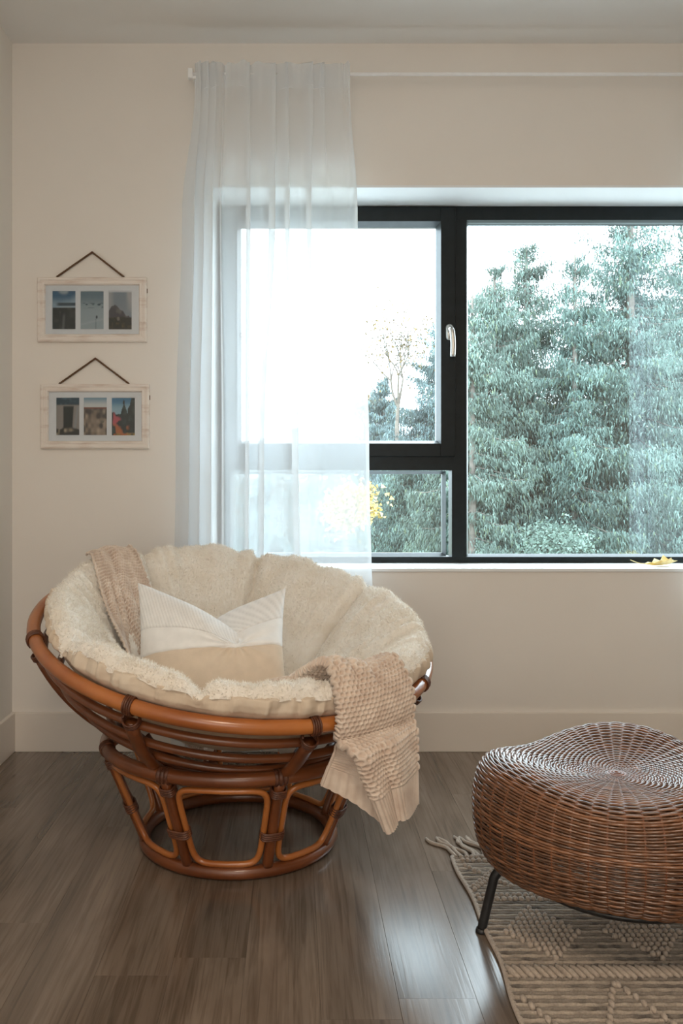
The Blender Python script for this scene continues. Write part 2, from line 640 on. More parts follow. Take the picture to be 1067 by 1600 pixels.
def bead(x0, x1, z0, z1, w, y0, y1):
    """sloped glazing bead: outer edge at y0 (room side), inner edge deeper at y1"""
    a = [(x0, y0, z0), (x1, y0, z0), (x1, y0, z1), (x0, y0, z1)]
    c = [(x0 + w, y1, z0 + w), (x1 - w, y1, z0 + w), (x1 - w, y1, z1 - w), (x0 + w, y1, z1 - w)]
    e = [(x0 + w, y1 + 0.02, z0 + w), (x1 - w, y1 + 0.02, z0 + w), (x1 - w, y1 + 0.02, z1 - w), (x0 + w, y1 + 0.02, z1 - w)]
    V = a + c + e
    F = []
    for k in range(4):
        n = (k + 1) % 4
        F.append((k, n, 4 + n, 4 + k))
        F.append((4 + k, 4 + n, 8 + n, 8 + k))
    return V, F


win = bpy.data.objects.new('window_1', None)
C.objects.link(win)
win.location = ((WX0 + WX1) / 2, FY, WZ0)
win['kind'] = 'structure'
ORG['window_1'] = np.array(win.location)
mx0, mx1 = fx(706), fx(731)
WZT = WZ1 - 0.001
# fixed outer frame and mullion/transom
parts = [box(WX0 + 0.004, fx(360), FY, FY + 0.075, WZ0, WZT, 0.002),
         box(fx(360), WX1 - 0.004, FY, FY + 0.075, WZT - 0.052, WZT, 0.002),
         box(fx(360), WX1 - 0.004, FY, FY + 0.075, WZ0, fz(870), 0.002),
         box(mx0, mx1 - 0.004, FY + 0.001, FY + 0.075, WZ0 + 0.01, WZT - 0.01, 0.002),
         box(fx(355), mx0 + 0.002, FY + 0.001, FY + 0.075, fz(735), fz(712), 0.002),
         box(WX1 - 0.07, WX1 - 0.004, FY, FY + 0.075, WZ0, WZT, 0.002)]
obj('frame', join(parts), M['frame'], win, False)
# opening sash standing slightly proud
sx0, sx1, sz0, sz1 = fx(346), fx(711), fz(713.5), fz(325)
obj('sash', ring_frame(sx0, sx1, sz0, sz1, fx(371) - sx0, sx1 - fx(688), fz(693) - sz0, sz1 - fz(347), FY - 0.012, FY + 0.05, 0.003), M['frame'], win, False)
b1 = obj('glazing_bead', bead(fx(371), fx(688), fz(693), fz(347), 0.012, FY - 0.006, FY + 0.028), M['bead'], win, False, label='grey bevelled glazing bead')
b2 = obj('glazing_bead', bead(fx(359), fx(697), fz(869.5), fz(736), 0.011, FY + 0.006, FY + 0.028), M['bead'], win, False, label='grey bevelled glazing bead')
b3 = obj('glazing_bead', bead(fx(731) - 0.004, WX1 - 0.066, fz(871), fz(340), 0.010, FY + 0.006, FY + 0.030), M['bead'], win, False, label='grey bevelled glazing bead')


def pane(x0, x1, z0, z1, y):
    obj('pane', ([(x0, y, z0), (x1, y, z0), (x1, y, z1), (x0, y, z1)], [(0, 1, 2, 3)]), M['glass'], win, False)


pane(fx(373), fx(685), fz(692), fz(350), FY + 0.040)
pane(fx(361), fx(694), fz(868), fz(738), FY + 0.040)
pane(fx(731), WX1 - 0.06, fz(870), fz(344), FY + 0.040)
# handle
hc = px(702, 519, 3.188)
ros = []
for k in range(24):
    a = 2 * PI * k / 24
    ros.append((hc.x + 0.0145 * math.cos(a), hc.z + 0.0145 * math.sin(a) + (0.016 if math.sin(a) > 0 else -0.016)))
V = [(p, FY - 0.012, q) for p, q in ros] + [(hc.x + (p - hc.x) * 0.85, FY - 0.020, hc.z + (q - hc.z) * 0.92) for p, q in ros]
F = [(k, (k + 1) % 24, 24 + (k + 1) % 24, 24 + k) for k in range(24)] + [tuple(range(24, 48))]
hr = obj('handle', (V, F), M['chrome'], win, True, label='satin metal window handle')
lev = spline([(hc.x - 0.001, FY - 0.014, hc.z + 0.004), (hc.x - 0.001, FY - 0.045, hc.z + 0.006), (hc.x + 0.002, FY - 0.058, hc.z - 0.005), (hc.x + 0.0055, FY - 0.058, hc.z - 0.05), (hc.x + 0.005, FY - 0.054, hc.z - 0.097)], 24)
obj('handle_lever', tube(lev, [0.008] * 5 + [0.0095] * 19, 12), M['chrome'], hr, True)
# small white clip at the left edge of the upper glass
ct = px(378, 523, 3.22)
obj('window_clip', ring_frame(ct.x - 0.007, ct.x + 0.006, ct.z - 0.008, ct.z + 0.008, 0.002, 0.002, 0.002, 0.002, FY + 0.026, FY + 0.036), M['white_plastic'], win, False, label='tiny pale clip at the left edge of the glass')

# ------------------------------------------------------------------ curtain rod and sheers
RD = 2.905
RY = RD - DW
RZ = px(0, 116, RD).z
rx0, rx1 = px(297, 0, RD).x, 2.10
rod = thing('curtain_rod', 'slim white curtain rod running the width of the wall above the window', 'curtain rod', (rx0, 0, RZ))
obj('rod', tube([(rx0, RY, RZ), (rx1, RY, RZ)], 0.0058, 12), M['white_plastic'], rod)
fe = px(298, 105.5, RD)
obj('finial', box(fe.x - 0.009, fe.x + 0.008, RY - 0.010, RY + 0.010, RZ - 0.016, RZ + 0.018, 0.003), M['white_plastic'], rod)
obj('finial', box(rx1 - 0.008, rx1 + 0.009, RY - 0.010, RY + 0.010, RZ - 0.016, RZ + 0.018, 0.003), M['white_plastic'], rod)
for bx in (rx0 + 0.015, rx1 - 0.015):
    br = obj('bracket', join([box(bx - 0.006, bx + 0.006, RY - 0.004, -0.002, RZ - 0.0165, RZ - 0.0065, 0.001), box(bx - 0.010, bx + 0.010, -0.004, 0, RZ - 0.03, RZ + 0.02, 0.001)]), M['white_plastic'], rod, False)


def curtain(name, label, rows, zs, ztop, seed):
    """rows: per key height a list of (x, y offset) cloth section points; zs their heights"""
    NU, NZ = 420, 150
    secs = []
    for r in rows:
        secs.append(spline(r, NU))
    secs = np.array(secs)                       # key, NU, 2
    zz = np.concatenate([np.linspace(zs[0], zs[1], 30)[:-1], np.linspace(zs[1], zs[-1], NZ - 29)])
    V = np.zeros((len(zz), NU, 3))
    u = np.linspace(0, 1, NU)
    for i, z in enumerate(zz):
        k = int(np.clip(np.searchsorted(-np.array(zs), -z) - 1, 0, len(zs) - 2))
        t = (zs[k] - z) / (zs[k] - zs[k + 1])
        t2 = t * t * (3 - 2 * t)
        s = secs[k] * (1 - t2) + secs[k + 1] * t2
        V[i, :, 0] = s[:, 0]
        V[i, :, 1] = s[:, 1] * 1.5 - (RY - .02) * .5 if name and seed == 3 else s[:, 1]
        V[i, :, 2] = z
        q = np.stack([u * 16, np.full(NU, z * 1.3), np.full(NU, seed)], 1)
        V[i, :, 1] += 0.006 * noise(q, seed)
        near = math.exp(-((zs[0] - z) / 0.12) ** 2)
        q = np.stack([u * 70, np.full(NU, z * 5), np.full(NU, seed + 3.0)], 1)
        V[i, :, 1] += 0.007 * near * noise(q, seed)
    # hem doubles: wavy top heading
    top = np.stack([u * 46, np.zeros(NU), np.zeros(NU)], 1)
    V[0, :, 2] += 0.008 * noise(top, seed + 1)
    t = thing(name, label, 'curtain', (float(V[..., 0].mean()), RY, float(V[..., 2].min())))
    cl = obj('cloth', (V.reshape(-1, 3), grid_faces(len(zz), NU)), M['sheer'], t)
    # rod pocket: second layer behind the rod down to the stitched line
    m = 14
    P = np.zeros((m, NU, 3))
    for i in range(m):
        f = i / (m - 1)
        P[i] = V[0]
        P[i, :, 2] = V[0, :, 2] * (1 - f) + (zs[0] - 0.085) * f
        bulge = math.sin(PI * f) * 0.018
        P[i, :, 1] = V[min(int(f * 12), len(zz) - 1), :, 1] + bulge
        P[i, :, 0] = V[min(int(f * 12), len(zz) - 1), :, 0]
        P[i, :, 2] += 0.006 * f * noise(np.stack([u * 22, np.full(NU, f), np.zeros(NU)], 1), seed + 7)
    obj('rod_pocket', (P.reshape(-1, 3), grid_faces(m, NU)), M['sheer'], t)
    # side hems: narrow doubled strip at both edges
    for sl in (slice(0, 9), slice(NU - 9, NU)):
        Hh = V[:, sl].copy()
        Hh[..., 1] += 0.002
        obj('side_hem', (Hh.reshape(-1, 3), grid_faces(Hh.shape[0], Hh.shape[1])), M['sheer'], t)
    return t


def sec(pts, d0=RD):
    o = []
    for p_, off in pts:
        d = d0 + off
        o.append(((p_ - 460.0) / FPX * d, d - DW))
    return o


F_ = -0.012   # in front of the rod at the heading
top = [(304, F_), (314, F_ - .010), (308, F_ + .004), (326, F_ - .008), (318, F_), (338, F_ - .012), (330, F_), (346, F_ - .008), (352, F_), (372, F_ - .006), (390, F_ - .012), (384, F_ + .004), (402, F_ - .002), (430, F_ - .012), (422, F_ + .004), (450, F_ - .006), (444, F_ + .004), (470, F_ - .004), (489, F_ - .012), (480, F_ + .004), (507, F_ - .008), (500, F_ + .003), (528, F_ - .003), (540, F_ - .008), (547, F_)]
mid = [(284, 0), (304, -.022), (290, .012), (318, -.020), (300, .010), (332, -.022), (318, .008), (342, -.016), (346, .006), (368, -.010), (391, -.026), (384, .010), (404, .004), (430, -.024), (420, .008), (452, -.024), (445, .012), (468, .006), (487, -.018), (479, .008), (505, -.006), (522, -.002), (540, -.006), (550, -.010), (559, 0)]
low = [(274, 0), (296, -.028), (282, .016), (312, -.026), (296, .014), (330, -.030), (312, .010), (344, -.026), (350, .010), (370, -.008), (389, -.022), (383, .010), (402, .004), (413, -.020), (406, .008), (440, -.008), (466, -.028), (456, .014), (478, .004), (498, -.008), (516, -.004), (534, -.002), (552, -.006), (566, -.008), (577, 0)]
bot = [(266, 0), (290, -.030), (276, .018), (308, -.030), (292, .016), (326, -.034), (310, .010), (341, -.030), (352, .012), (368, -.006), (386, -.018), (381, .008), (398, .004), (410, -.014), (405, .006), (440, -.008), (475, -.026), (468, .010), (488, .004), (508, -.008), (524, -.004), (540, -.002), (560, -.006), (574, -.008), (588, 0)]
zt = px(0, 101, RD).z
curtain('sheer_curtain', 'white sheer curtain hanging gathered at the left half of the window', [sec(top), sec(top), sec(mid), sec(low), sec(bot)], [zt, zt - 0.09, px(0, 330, RD).z, px(0, 690, RD).z, 0.03], zt, 3)
# its twin just beyond the right edge of the view, met in the glass as a reflection
off = 1.405
tw = [[(off + (q - 284) / FPX * RD * sc, y) for q, y in [(p_, o_ - 0.095) for p_, o_ in mid]] for sc in (.95, .95, 1.0, 1.0, 1.0)]
curtain('sheer_curtain', 'white sheer curtain at the right end of the rod mirrored in the glass', tw, [zt, zt - 0.09, px(0, 330, RD).z, px(0, 690, RD).z, 0.03], zt, 5)

# ------------------------------------------------------------------ papasan chair
a_, b_ = R(12.0), R(7.3)
CC = np.array([-0.161, -0.72, 0.547])
NN = np.array([math.sin(b_), -math.sin(a_) * math.cos(b_), math.cos(a_) * math.cos(b_)])
UU = np.array([NN[2], 0, -NN[0]])
UU /= np.linalg.norm(UU)
VV = np.cross(NN, UU)
RR = 0.515
BC = np.array([-0.1485, -0.73, 0.0])


def bowl(a, b, s):
    a, b, s = np.asarray(a, float)[..., None], np.asarray(b, float)[..., None], np.asarray(s, float)[..., None]
    return CC + a * UU + b * VV + s * NN


SPH = 0.567


def bowl_s(r):
    return (SPH - 0.33) - np.sqrt(SPH ** 2 - np.asarray(r, float) ** 2)


def hoop(r, s, rad, n=140, seg=12):
    t = np.linspace(0, 2 * PI, n, endpoint=False)
    return tube(bowl(r * np.sin(t), r * np.cos(t), np.full(n, s)), rad, seg, closed=True)


chair = thing('papasan_chair', 'round honey-brown rattan papasan chair standing in front of the curtained window', 'chair', tuple(BC))
obj('rim', hoop(RR, 0.0, 0.0172), M['rattan'], chair)
for r, rad in ((0.487, 0.0105), (0.445, 0.0100), (0.39, 0.0095), (0.31, 0.0095)):
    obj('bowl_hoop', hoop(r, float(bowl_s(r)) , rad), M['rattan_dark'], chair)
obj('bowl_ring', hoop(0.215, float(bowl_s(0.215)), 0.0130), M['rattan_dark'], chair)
RIB = [R(180 + 20 - 45 * k) for k in range(8)]     # measured from the back, towards the right


def ribbon(P, W2, T2, up):
    """flat bar: half width along side, half thickness along up"""
    P = np.asarray(P)
    T = np.gradient(P, axis=0)
    T /= np.linalg.norm(T, axis=1)[:, None]
    n = 12
    ang = np.linspace(0, 2 * PI, n, endpoint=False)
    c = np.sign(np.cos(ang)) * np.abs(np.cos(ang)) ** 0.7
    s = np.sign(np.sin(ang)) * np.abs(np.sin(ang)) ** 0.7
    up = np.asarray(up)
    side = np.cross(T, up)
    side /= np.linalg.norm(side, axis=1)[:, None]
    upp = np.cross(side, T)
    V = P[:, None] + W2 * c[None, :, None] * side[:, None] + T2 * s[None, :, None] * upp[:, None]
    V = V.reshape(-1, 3)
    F = [tuple(f) for f in grid_faces(len(P), n, True)] + [tuple(range(n))[::-1], tuple((len(P) - 1) * n + k for k in range(n))]
    return V, F


for th in RIB:
    r = np.linspace(0.505, 0.215, 20)
    s = bowl_s(r) - 0.024
    P = bowl(r * math.sin(th), r * math.cos(th), s)
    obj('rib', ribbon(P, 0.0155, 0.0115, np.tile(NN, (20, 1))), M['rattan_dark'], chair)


def wrap(P, axis, rad, width, turns=4, wire=0.0028):
    """cord wound round a pole at P along axis"""
    axis = np.asarray(axis, float)
    axis /= np.linalg.norm(axis)
    a = np.array([0, 0, 1.0]) if abs(axis[2]) < 0.9 else np.array([1.0, 0, 0])
    e1 = np.cross(axis, a)
    e1 /= np.linalg.norm(e1)
    e2 = np.cross(axis, e1)
    t = np.linspace(0, 2 * PI * turns, 14 * turns)
    Q = np.asarray(P) + rad * (np.cos(t)[:, None] * e1 + np.sin(t)[:, None] * e2) + ((t / t[-1]) - 0.5)[:, None] * width * axis
    return tube(Q, wire, 6)


for th in RIB:
    c = bowl(RR * math.sin(th), RR * math.cos(th), 0.0)
    tan = UU * math.cos(th) - VV * math.sin(th)
    rad_dir = UU * math.sin(th) + VV * math.cos(th)
    obj('binding', wrap(c, tan, 0.0195, 0.022, 4), M['binding'], chair)
    # strap running down over the rib head
    c2 = bowl((RR - 0.012) * math.sin(th), (RR - 0.012) * math.cos(th), -0.040)
    obj('binding', wrap(c2, NN * 0.8 - rad_dir * -0.5, 0.0185, 0.016, 3), M['binding'], chair)


def sleeve(cen, ax, sd, up, hw, hh, width, ridges, pw=0.6):
    """ridged wrapping of flat cane round a bar, one closed skin"""
    n, m = 20, ridges * 6 + 1
    ang = np.linspace(0, 2 * PI, n, endpoint=False)
    V = []
    for j in range(m):
        f = j / (m - 1)
        g = 0.0034 * abs(math.sin(PI * ridges * f)) ** 0.6 - 0.001
        V.append(cen + ax * (f - .5) * width + ((hw + g) * np.sign(np.cos(ang)) * np.abs(np.cos(ang)) ** pw)[:, None] * sd + ((hh + g) * np.sign(np.sin(ang)) * np.abs(np.sin(ang)) ** pw)[:, None] * up)
    return np.concatenate(V), grid_faces(m, n, True)


# base
BT, BB, ZT = 0.345, 0.247, 0.283
tt = np.linspace(0, 2 * PI, 120, endpoint=False)
ringp = lambda r, z: BC + np.stack([r * np.sin(tt), -r * np.cos(tt), np.full(120, z)], 1)
obj('base_top_ring', tube(ringp(BT, ZT - 0.012), 0.0170, 12, closed=True), M['rattan_dark'], chair)
obj('base_bottom_ring', tube(ringp(BB, 0.0172), 0.0165, 12, closed=True), M['rattan_dark'], chair)
LEG = [R(-25.5 + 45 * k) for k in range(8)]
ZA, ZB = 0.026, ZT - 0.020


def basept(phi, f, dr=0.0):
    """point on the flared base wall: f 0 bottom, 1 top"""
    phi = np.asarray(phi, float)
    f = np.asarray(f, float)
    r = BB + (BT - BB) * f + dr
    return np.stack([BC[0] + r * np.sin(phi), BC[1] - r * np.cos(phi), ZA + (ZB - ZA) * f], -1)


for ph in LEG:
    P = basept(np.full(16, ph), np.linspace(0.0, 1.0, 16))
    rd = np.array([math.sin(ph), -math.cos(ph), 0])
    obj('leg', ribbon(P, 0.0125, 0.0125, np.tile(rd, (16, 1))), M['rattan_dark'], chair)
    # wrapped joints: middle and top
    for f, w in ((0.40, 0.024), (0.88, 0.022)):
        q = basept(np.array([ph]), np.array([f]))[0]
        ax = basept(np.array([ph]), np.array([f + .1]))[0] - q
        n = 18
        ang = np.linspace(0, 2 * PI, n, endpoint=False)
        ax /= np.linalg.norm(ax)
        sd = np.cross(ax, rd)
        sd /= np.linalg.norm(sd)
        up = np.cross(sd, ax)
        hw = 0.027 if f < 0.6 else 0.0165
        obj('leg_binding', sleeve(q, ax, sd, up, hw, 0.0150, w, 4), M['binding'], chair)
    top_c = BC + np.array([BT * math.sin(ph), -BT * math.cos(ph), ZT - 0.012])
    tdir = np.array([math.cos(ph), math.sin(ph), 0])
    obj('ring_binding', sleeve(top_c, tdir, rd, np.array([0, 0, 1.0]), 0.0178, 0.0178, 0.032, 3, 1.0), M['binding'], chair)
for k in range(8):
    p0, p1 = LEG[k], LEG[k] + R(45)
    n = 96
    t = np.linspace(0, 2 * PI, n, endpoint=False)
    # rounded rectangle in (arc position, height)
    sc = lambda v, e: np.sign(v) * np.abs(v) ** e
    q = 0.32
    du, dv = sc(np.cos(t), q), sc(np.sin(t), q)
    fmid, fh = 0.485, 0.43
    f = fmid + fh * dv
    r = BB + (BT - BB) * f
    half = (p1 - p0) / 2 - 0.0215 / r
    phi = (p0 + p1) / 2 + half * du
    obj('arch', tube(basept(phi, f), 0.0078, 8, closed=True), M['rattan'], chair)

# ------------------------------------------------------------------ cushion
_r = np.linspace(0, 0.53, 400)
_s = np.interp(_r, [0, .12, .20, .27, .33, .38, .42, .45, .475, .495, .508, .53], [-.195, -.186, -.160, -.118, -.062, -.008, .036, .062, .078, .080, .070, .02])
_k = np.exp(-np.linspace(-2, 2, 31) ** 2)
_s = np.convolve(np.pad(_s, 15, mode='edge'), _k / _k.sum(), 'valid')
TUFT0 = R(3)


def sstep(x, a, b):
    t = np.clip((x - a) / (b - a), 0, 1)
    return t * t * (3 - 2 * t)


def cush_top(r, th):
    s = np.interp(r, _r, _s)
    g = np.abs(np.sin(4 * (th - TUFT0)))
    amp = 0.060 * sstep(r, .16, .34) * (1 - 0.62 * sstep(r, .38, .50))
    s = s + amp * (g ** 0.55 - 0.72)
    # tuft dimples
    seg = np.round((th - TUFT0) / (PI / 4)) * (PI / 4) + TUFT0
    dx, dy = r * np.sin(th) - .255 * np.sin(seg), r * np.cos(th) - .255 * np.cos(seg)
    s = s - 0.062 * np.exp(-(dx ** 2 + dy ** 2) / 0.05 ** 2)
    ad_ = np.abs(th - seg)
    s = s - (0.012 + 0.016 * sstep(r, .2, .3)) * np.exp(-(ad_ * r / .013) ** 2) * sstep(r, .05, .15) * (1 - .6 * sstep(r, .42, .5))
    # inner ring of creases between dimples
    s = s - 0.012 * np.exp(-((r - .255) / .02) ** 2) * (1 - g)
    # folds
    q = np.stack([np.sin(th) * 9 * np.ones_like(r), np.cos(th) * 9 * np.ones_like(r), r * 5], -1)
    s = s + 0.013 * noise(q, 2) * sstep(r, .1, .3)
    q = np.stack([np.sin(th) * 26 + r * 4, np.cos(th) * 26, r * 9], -1)
    s = s + 0.0090 * noise(q, 3) * (.5 + (1 - g)) * sstep(r, .2, .36)
    return s


def sit(th):
    d_ = (th + R(97) + PI) % (2 * PI) - PI
    return 1 - 0.062 * np.exp(-(d_ / R(42)) ** 2)


NT = 1000
th = np.linspace(0, 2 * PI, NT, endpoint=False)
rr = np.concatenate([np.linspace(0.004, 0.30, 70), np.linspace(0.303, 0.508, 84), np.linspace(0.5095, 0.5135, 4)])
Rg, Tg = np.meshgrid(rr, th, indexing='ij')
Sg = cush_top(Rg, Tg)
base_top = bowl(Rg * sit(Tg) * np.sin(Tg), Rg * sit(Tg) * np.cos(Tg), Sg)


def grid_normals(P, wrap_c):
    if wrap_c:
        du = np.roll(P, -1, 1) - np.roll(P, 1, 1)
    else:
        du = np.gradient(P, axis=1)
    dv = np.gradient(P, axis=0)
    n = np.cross(du, dv)
    n /= np.linalg.norm(n, axis=2)[..., None] + 1e-12
    return n


NRM = grid_normals(base_top, True)
if (NRM[20, :, :] @ NN).mean() < 0:
    NRM = -NRM
fl_ = 0.0020 * noise(base_top * 95, 5) + 0.0022 * noise(base_top * 210, 6)
fl_ += 0.0035 * np.maximum(0, noise(base_top * 60, 8)) * sstep(Rg, .40, .48)
edge = 1.0 + 0 * Rg
sher = base_top + NRM * (fl_ * (0.5 + 0.5 * edge))[..., None]
cush = thing('papasan_cushion', 'round cream tufted fleece cushion filling the rattan bowl', 'cushion', tuple(CC + NN * -0.3))
sh = obj('fleece_top', (sher.reshape(-1, 3), grid_faces(len(rr), NT, True)), M['sherpa'], cush)
# short fleece fibres
nf = 110000
ii = RNG.integers(30, len(rr) - 1, nf)
w_ = rr[ii] / rr.max()
keep = RNG.random(nf) < w_
ii = ii[keep]
jj = RNG.integers(0, NT, len(ii))
P0 = sher[ii, jj] + RNG.normal(0, 0.0012, (len(ii), 3))
D0 = NRM[ii, jj] + RNG.normal(0, 0.65, (len(ii), 3))
D0 /= np.linalg.norm(D0, axis=1)[:, None]
S0 = np.cross(D0, RNG.normal(0, 1, (len(ii), 3)))
S0 /= np.linalg.norm(S0, axis=1)[:, None]
ln = RNG.uniform(0.004, 0.0095, len(ii))[:, None]
FV = np.stack([P0 - S0 * 0.0009, P0 + S0 * 0.0009, P0 + D0 * ln], 1).reshape(-1, 3)
obj('fleece_pile', (FV, np.arange(len(FV)).reshape(-1, 3)), M['sherpa'], sh, False, kind='stuff')
# cotton side and underside
prof = [(0.503, None), (0.5125, .056), (0.5175, .044), (0.5185, .031), (0.511, .0215), (0.494, .002), (0.480, -.020), (0.46, -.045), (0.43, -.077), (0.39, -.115), (0.33, -.16), (0.25, -.21), (0.15, -.25), (0.01, -.265)]
NB = 640
thb = np.linspace(0, 2 * PI, NB, endpoint=False)
tp = cush_top(np.full(NB, .508), thb)
rows_ = []
for k, (r, s) in enumerate(prof):
    s_ = tp - 0.004 if s is None else np.where(np.full(NB, k < 4), np.minimum(s + (tp - .058) * (1 - k / 4.0), 0.08), s)
    rows_.append(np.stack([np.full(NB, r), s_], 1))
rows_ = np.array(rows_)
fine = []
NRW = 60
for j in range(NRW):
    t = j / (NRW - 1) * (len(prof) - 1)
    k = min(int(t), len(prof) - 2)
    fine.append(rows_[k] * (1 - (t - k)) + rows_[k + 1] * (t - k))
fine = np.array(fine)
Rb, Sb = fine[..., 0], fine[..., 1]
Tb = np.tile(thb, (NRW, 1))
vv = np.linspace(0, 1, NRW)[:, None]
pleat = noise(np.stack([np.sin(Tb) * 24, np.cos(Tb) * 24, vv * 2.5 + 0 * Tb], -1), 21) * 0.015 + noise(np.stack([np.sin(Tb) * 60, np.cos(Tb) * 60, vv * 5 + 0 * Tb], -1), 22) * 0.007
pleat *= np.exp(-((vv - .14) / .16) ** 2)
Rb = Rb + np.minimum(pleat, .012)
under = bowl(Rb * sit(Tb) * np.sin(Tb), Rb * sit(Tb) * np.cos(Tb), Sb)
obj('cotton_underside', (under.reshape(-1, 3), grid_faces(NRW, NB, True)), M['cotton'], cush, label='smooth gathered cotton side and underside')
# ------------------------------------------------------------------ knitted throw, one piece: back-left rim, under the pillow, over the front-right rim
NUc = 150


def surf(ab, lift=0.013):
    a, b = ab[:, 0], ab[:, 1]
    r = np.hypot(a, b)
    t = np.arctan2(a, b)
    s = np.minimum(cush_top(np.minimum(r / sit(t), .50), t), .2)
    return bowl(a, b, s + lift)


def line_ab(p, q):
    w = np.linspace(0, 1, NUc)[:, None]
    return np.array(p) * (1 - w) + np.array(q) * w


def arc_ab(p, q, r):
    t0, t1 = math.atan2(*p), math.atan2(*q)
    t = np.linspace(t0, t1, NUc)
    return np.stack([r * np.sin(t), r * np.cos(t)], 1)


ED0, ED1 = (.233, -.418), (.385, -.287)
NF1, NF2 = 18, 27                     # cloth columns in the folded-under flap
gfold = np.concatenate([np.linspace(.26, .42, NF1, endpoint=False), np.linspace(.42, 0.0, NF2, endpoint=False), np.linspace(0, 1, NUc - NF1 - NF2)])
lfold = np.concatenate([np.full(NF1, -.008), np.linspace(-.008, -.001, NF2), np.zeros(NUc - NF1 - NF2)])
lfold = np.convolve(np.pad(lfold, 3, mode='edge'), np.ones(7) / 7, 'valid')


def arc_fold(p, q, r, fold=1.0):
    t0, t1 = math.atan2(*p), math.atan2(*q)
    if t1 > t0:
        t1 -= 2 * PI
    if t0 - t1 > PI:
        t1 += 2 * PI
    g = gfold * fold + np.linspace(0, 1, NUc) * (1 - fold)
    t = t0 + (t1 - t0) * g
    return np.stack([r * np.sin(t), r * np.cos(t)], 1)


ubump = np.sin(PI * np.linspace(0, 1, NUc) ** 0.8) ** 1.3
secs = [surf(arc_ab((-.45, .17), (-.36, .32), .484), .016), surf(arc_ab((-.45, .17), (-.36, .32), .466), .016),
        surf(line_ab((-.425, .135), (-.325, .295))), surf(line_ab((-.36, .045), (-.25, .215))), surf(line_ab((-.285, -.045), (-.15, .12))), surf(line_ab((-.17, -.16), (-.03, .02))),
        surf(line_ab((-.03, -.27), (.13, -.07))), surf(line_ab((.08, -.36), (.22, -.20)), .016) + NN * (.012 * ubump)[:, None],
        surf(arc_fold((.19, -.40), (.325, -.235), .425, .7), .020) + NN * (lfold + .034 * ubump)[:, None], surf(arc_fold(ED0, ED1, .462), .021) + NN * (lfold + .030 * ubump)[:, None], surf(arc_fold(ED0, ED1, .490), .023) + NN * (lfold + .010 * ubump)[:, None]]
for r, s in ((.526, .070), (.541, .044), (.5495, .012), (.5520, -.02)):
    ab = arc_fold(ED0, ED1, r)
    dirn = ab / np.linalg.norm(ab, axis=1)[:, None]
    ab = ab + dirn * lfold[:, None]
    secs.append(bowl(ab[:, 0], ab[:, 1], np.full(NUc, s)))


def Wp(x, d, z):
    return ((x - 460.0) / FPX * d, d - DW, z)


z0 = 0.40
for t in (0.16, 0.34, 0.52, 0.70, 0.86, 1.0):
    lx = 533 + (500 - 533) * t ** 0.9
    fx_ = 548 + (604 - 548) * t
    ov = 34 * (1 - t) ** 0.7 + 3
    zl = z0 + (0.285 - z0) * t
    zf = z0 + (0.200 - z0) * t
    zr = z0 + 0.02 + (0.219 - z0 - 0.02) * t
    dl, df, dr = 1.845 + .02 * t, 1.785 + .035 * t, 1.945 - .02 * t
    pI = Wp(fx_ + ov, df + .055 - .030 * t, zf - .004)
    pF = Wp(fx_, df + .002, zf)
    sA = resample(spline([Wp(lx, dl, zl), Wp(lx + (fx_ + ov - lx) * .5, dl + .004 - .012 * t, zl + (zf - zl) * .45), pI], 60), NF1 + 1)[:-1]
    sB = resample(spline([pI, Wp(fx_ + ov * .5, df + .036 - .020 * t, zf - .002), Wp(fx_ + 1, df + .008, zf), pF], 60), NF2 + 1)[:-1]
    w_r = 646 + 3 * t - fx_
    wave = 0.014 + .003 * t
    tt_ = np.linspace(0, 1, 13)
    sC = []
    for q_ in tt_:
        dd_ = df + (dr - df) * q_ ** 1.5 - wave * math.sin(PI * q_) * math.cos(2 * PI * (q_ * 1.55 + .02)) - .012 * math.sin(PI * q_)
        zz_ = zf + (zr - zf) * q_ - .006 * t * math.sin(2 * PI * q_ * 1.5)
        sC.append(Wp(fx_ + w_r * q_, dd_, zz_))
    sC = resample(spline(sC, 120), NUc - NF1 - NF2)
    q3 = np.concatenate([sA, sB, sC])
    secs.append(q3)
secs = np.array(secs)
NLc = 1000
keys = spline(secs.reshape(len(secs), -1), 800).reshape(800, NUc, 3)
# even out along the length
cl_ = np.concatenate([[0], np.cumsum(np.linalg.norm(np.diff(keys, axis=0), axis=2).mean(1))])
ts = np.linspace(0, cl_[-1], NLc)
idx = np.clip(np.searchsorted(cl_, ts) - 1, 0, 798)
fr = ((ts - cl_[idx]) / (cl_[idx + 1] - cl_[idx]))[:, None, None]
TH_ = keys[idx] * (1 - fr) + keys[idx + 1] * fr
ul = np.linspace(0, 1, NUc * 2 - 1)
# double the resolution across
TH2 = np.zeros((NLc, NUc * 2 - 1, 3))
TH2[:, ::2] = TH_
TH2[:, 1::2] = (TH_[:, 1:] + TH_[:, :-1]) / 2
TH_ = TH2
dW = np.linalg.norm(np.diff(TH_, axis=1), axis=2)
wlen = np.concatenate([np.zeros((NLc, 1)), np.cumsum(dW, axis=1)], 1)
wid = np.full(NLc, 0.36)
Uc = np.tile(wlen[-260:].mean(0)[None, :], (NLc, 1))
Vc = np.tile(ts[:, None], (1, TH_.shape[1]))
px_w, py_w = 0.0118, 0.0098
row = np.round(Vc / py_w)
ph = Uc / px_w + np.where(row % 2 == 0, 0.0, 0.5)
pit = ((0.5 + 0.5 * np.cos(2 * PI * ph)) * (0.5 + 0.5 * np.cos(2 * PI * Vc / py_w))) ** 0.9
waf = 1 - pit
fromend = cl_[-1] - Vc
hem = sstep(fromend, .080, .072)
side = sstep(Uc, .046, .040) * sstep(fromend, .36, .30)
ribv = np.abs(np.sin(PI * Uc / 0.0105)) ** 0.45
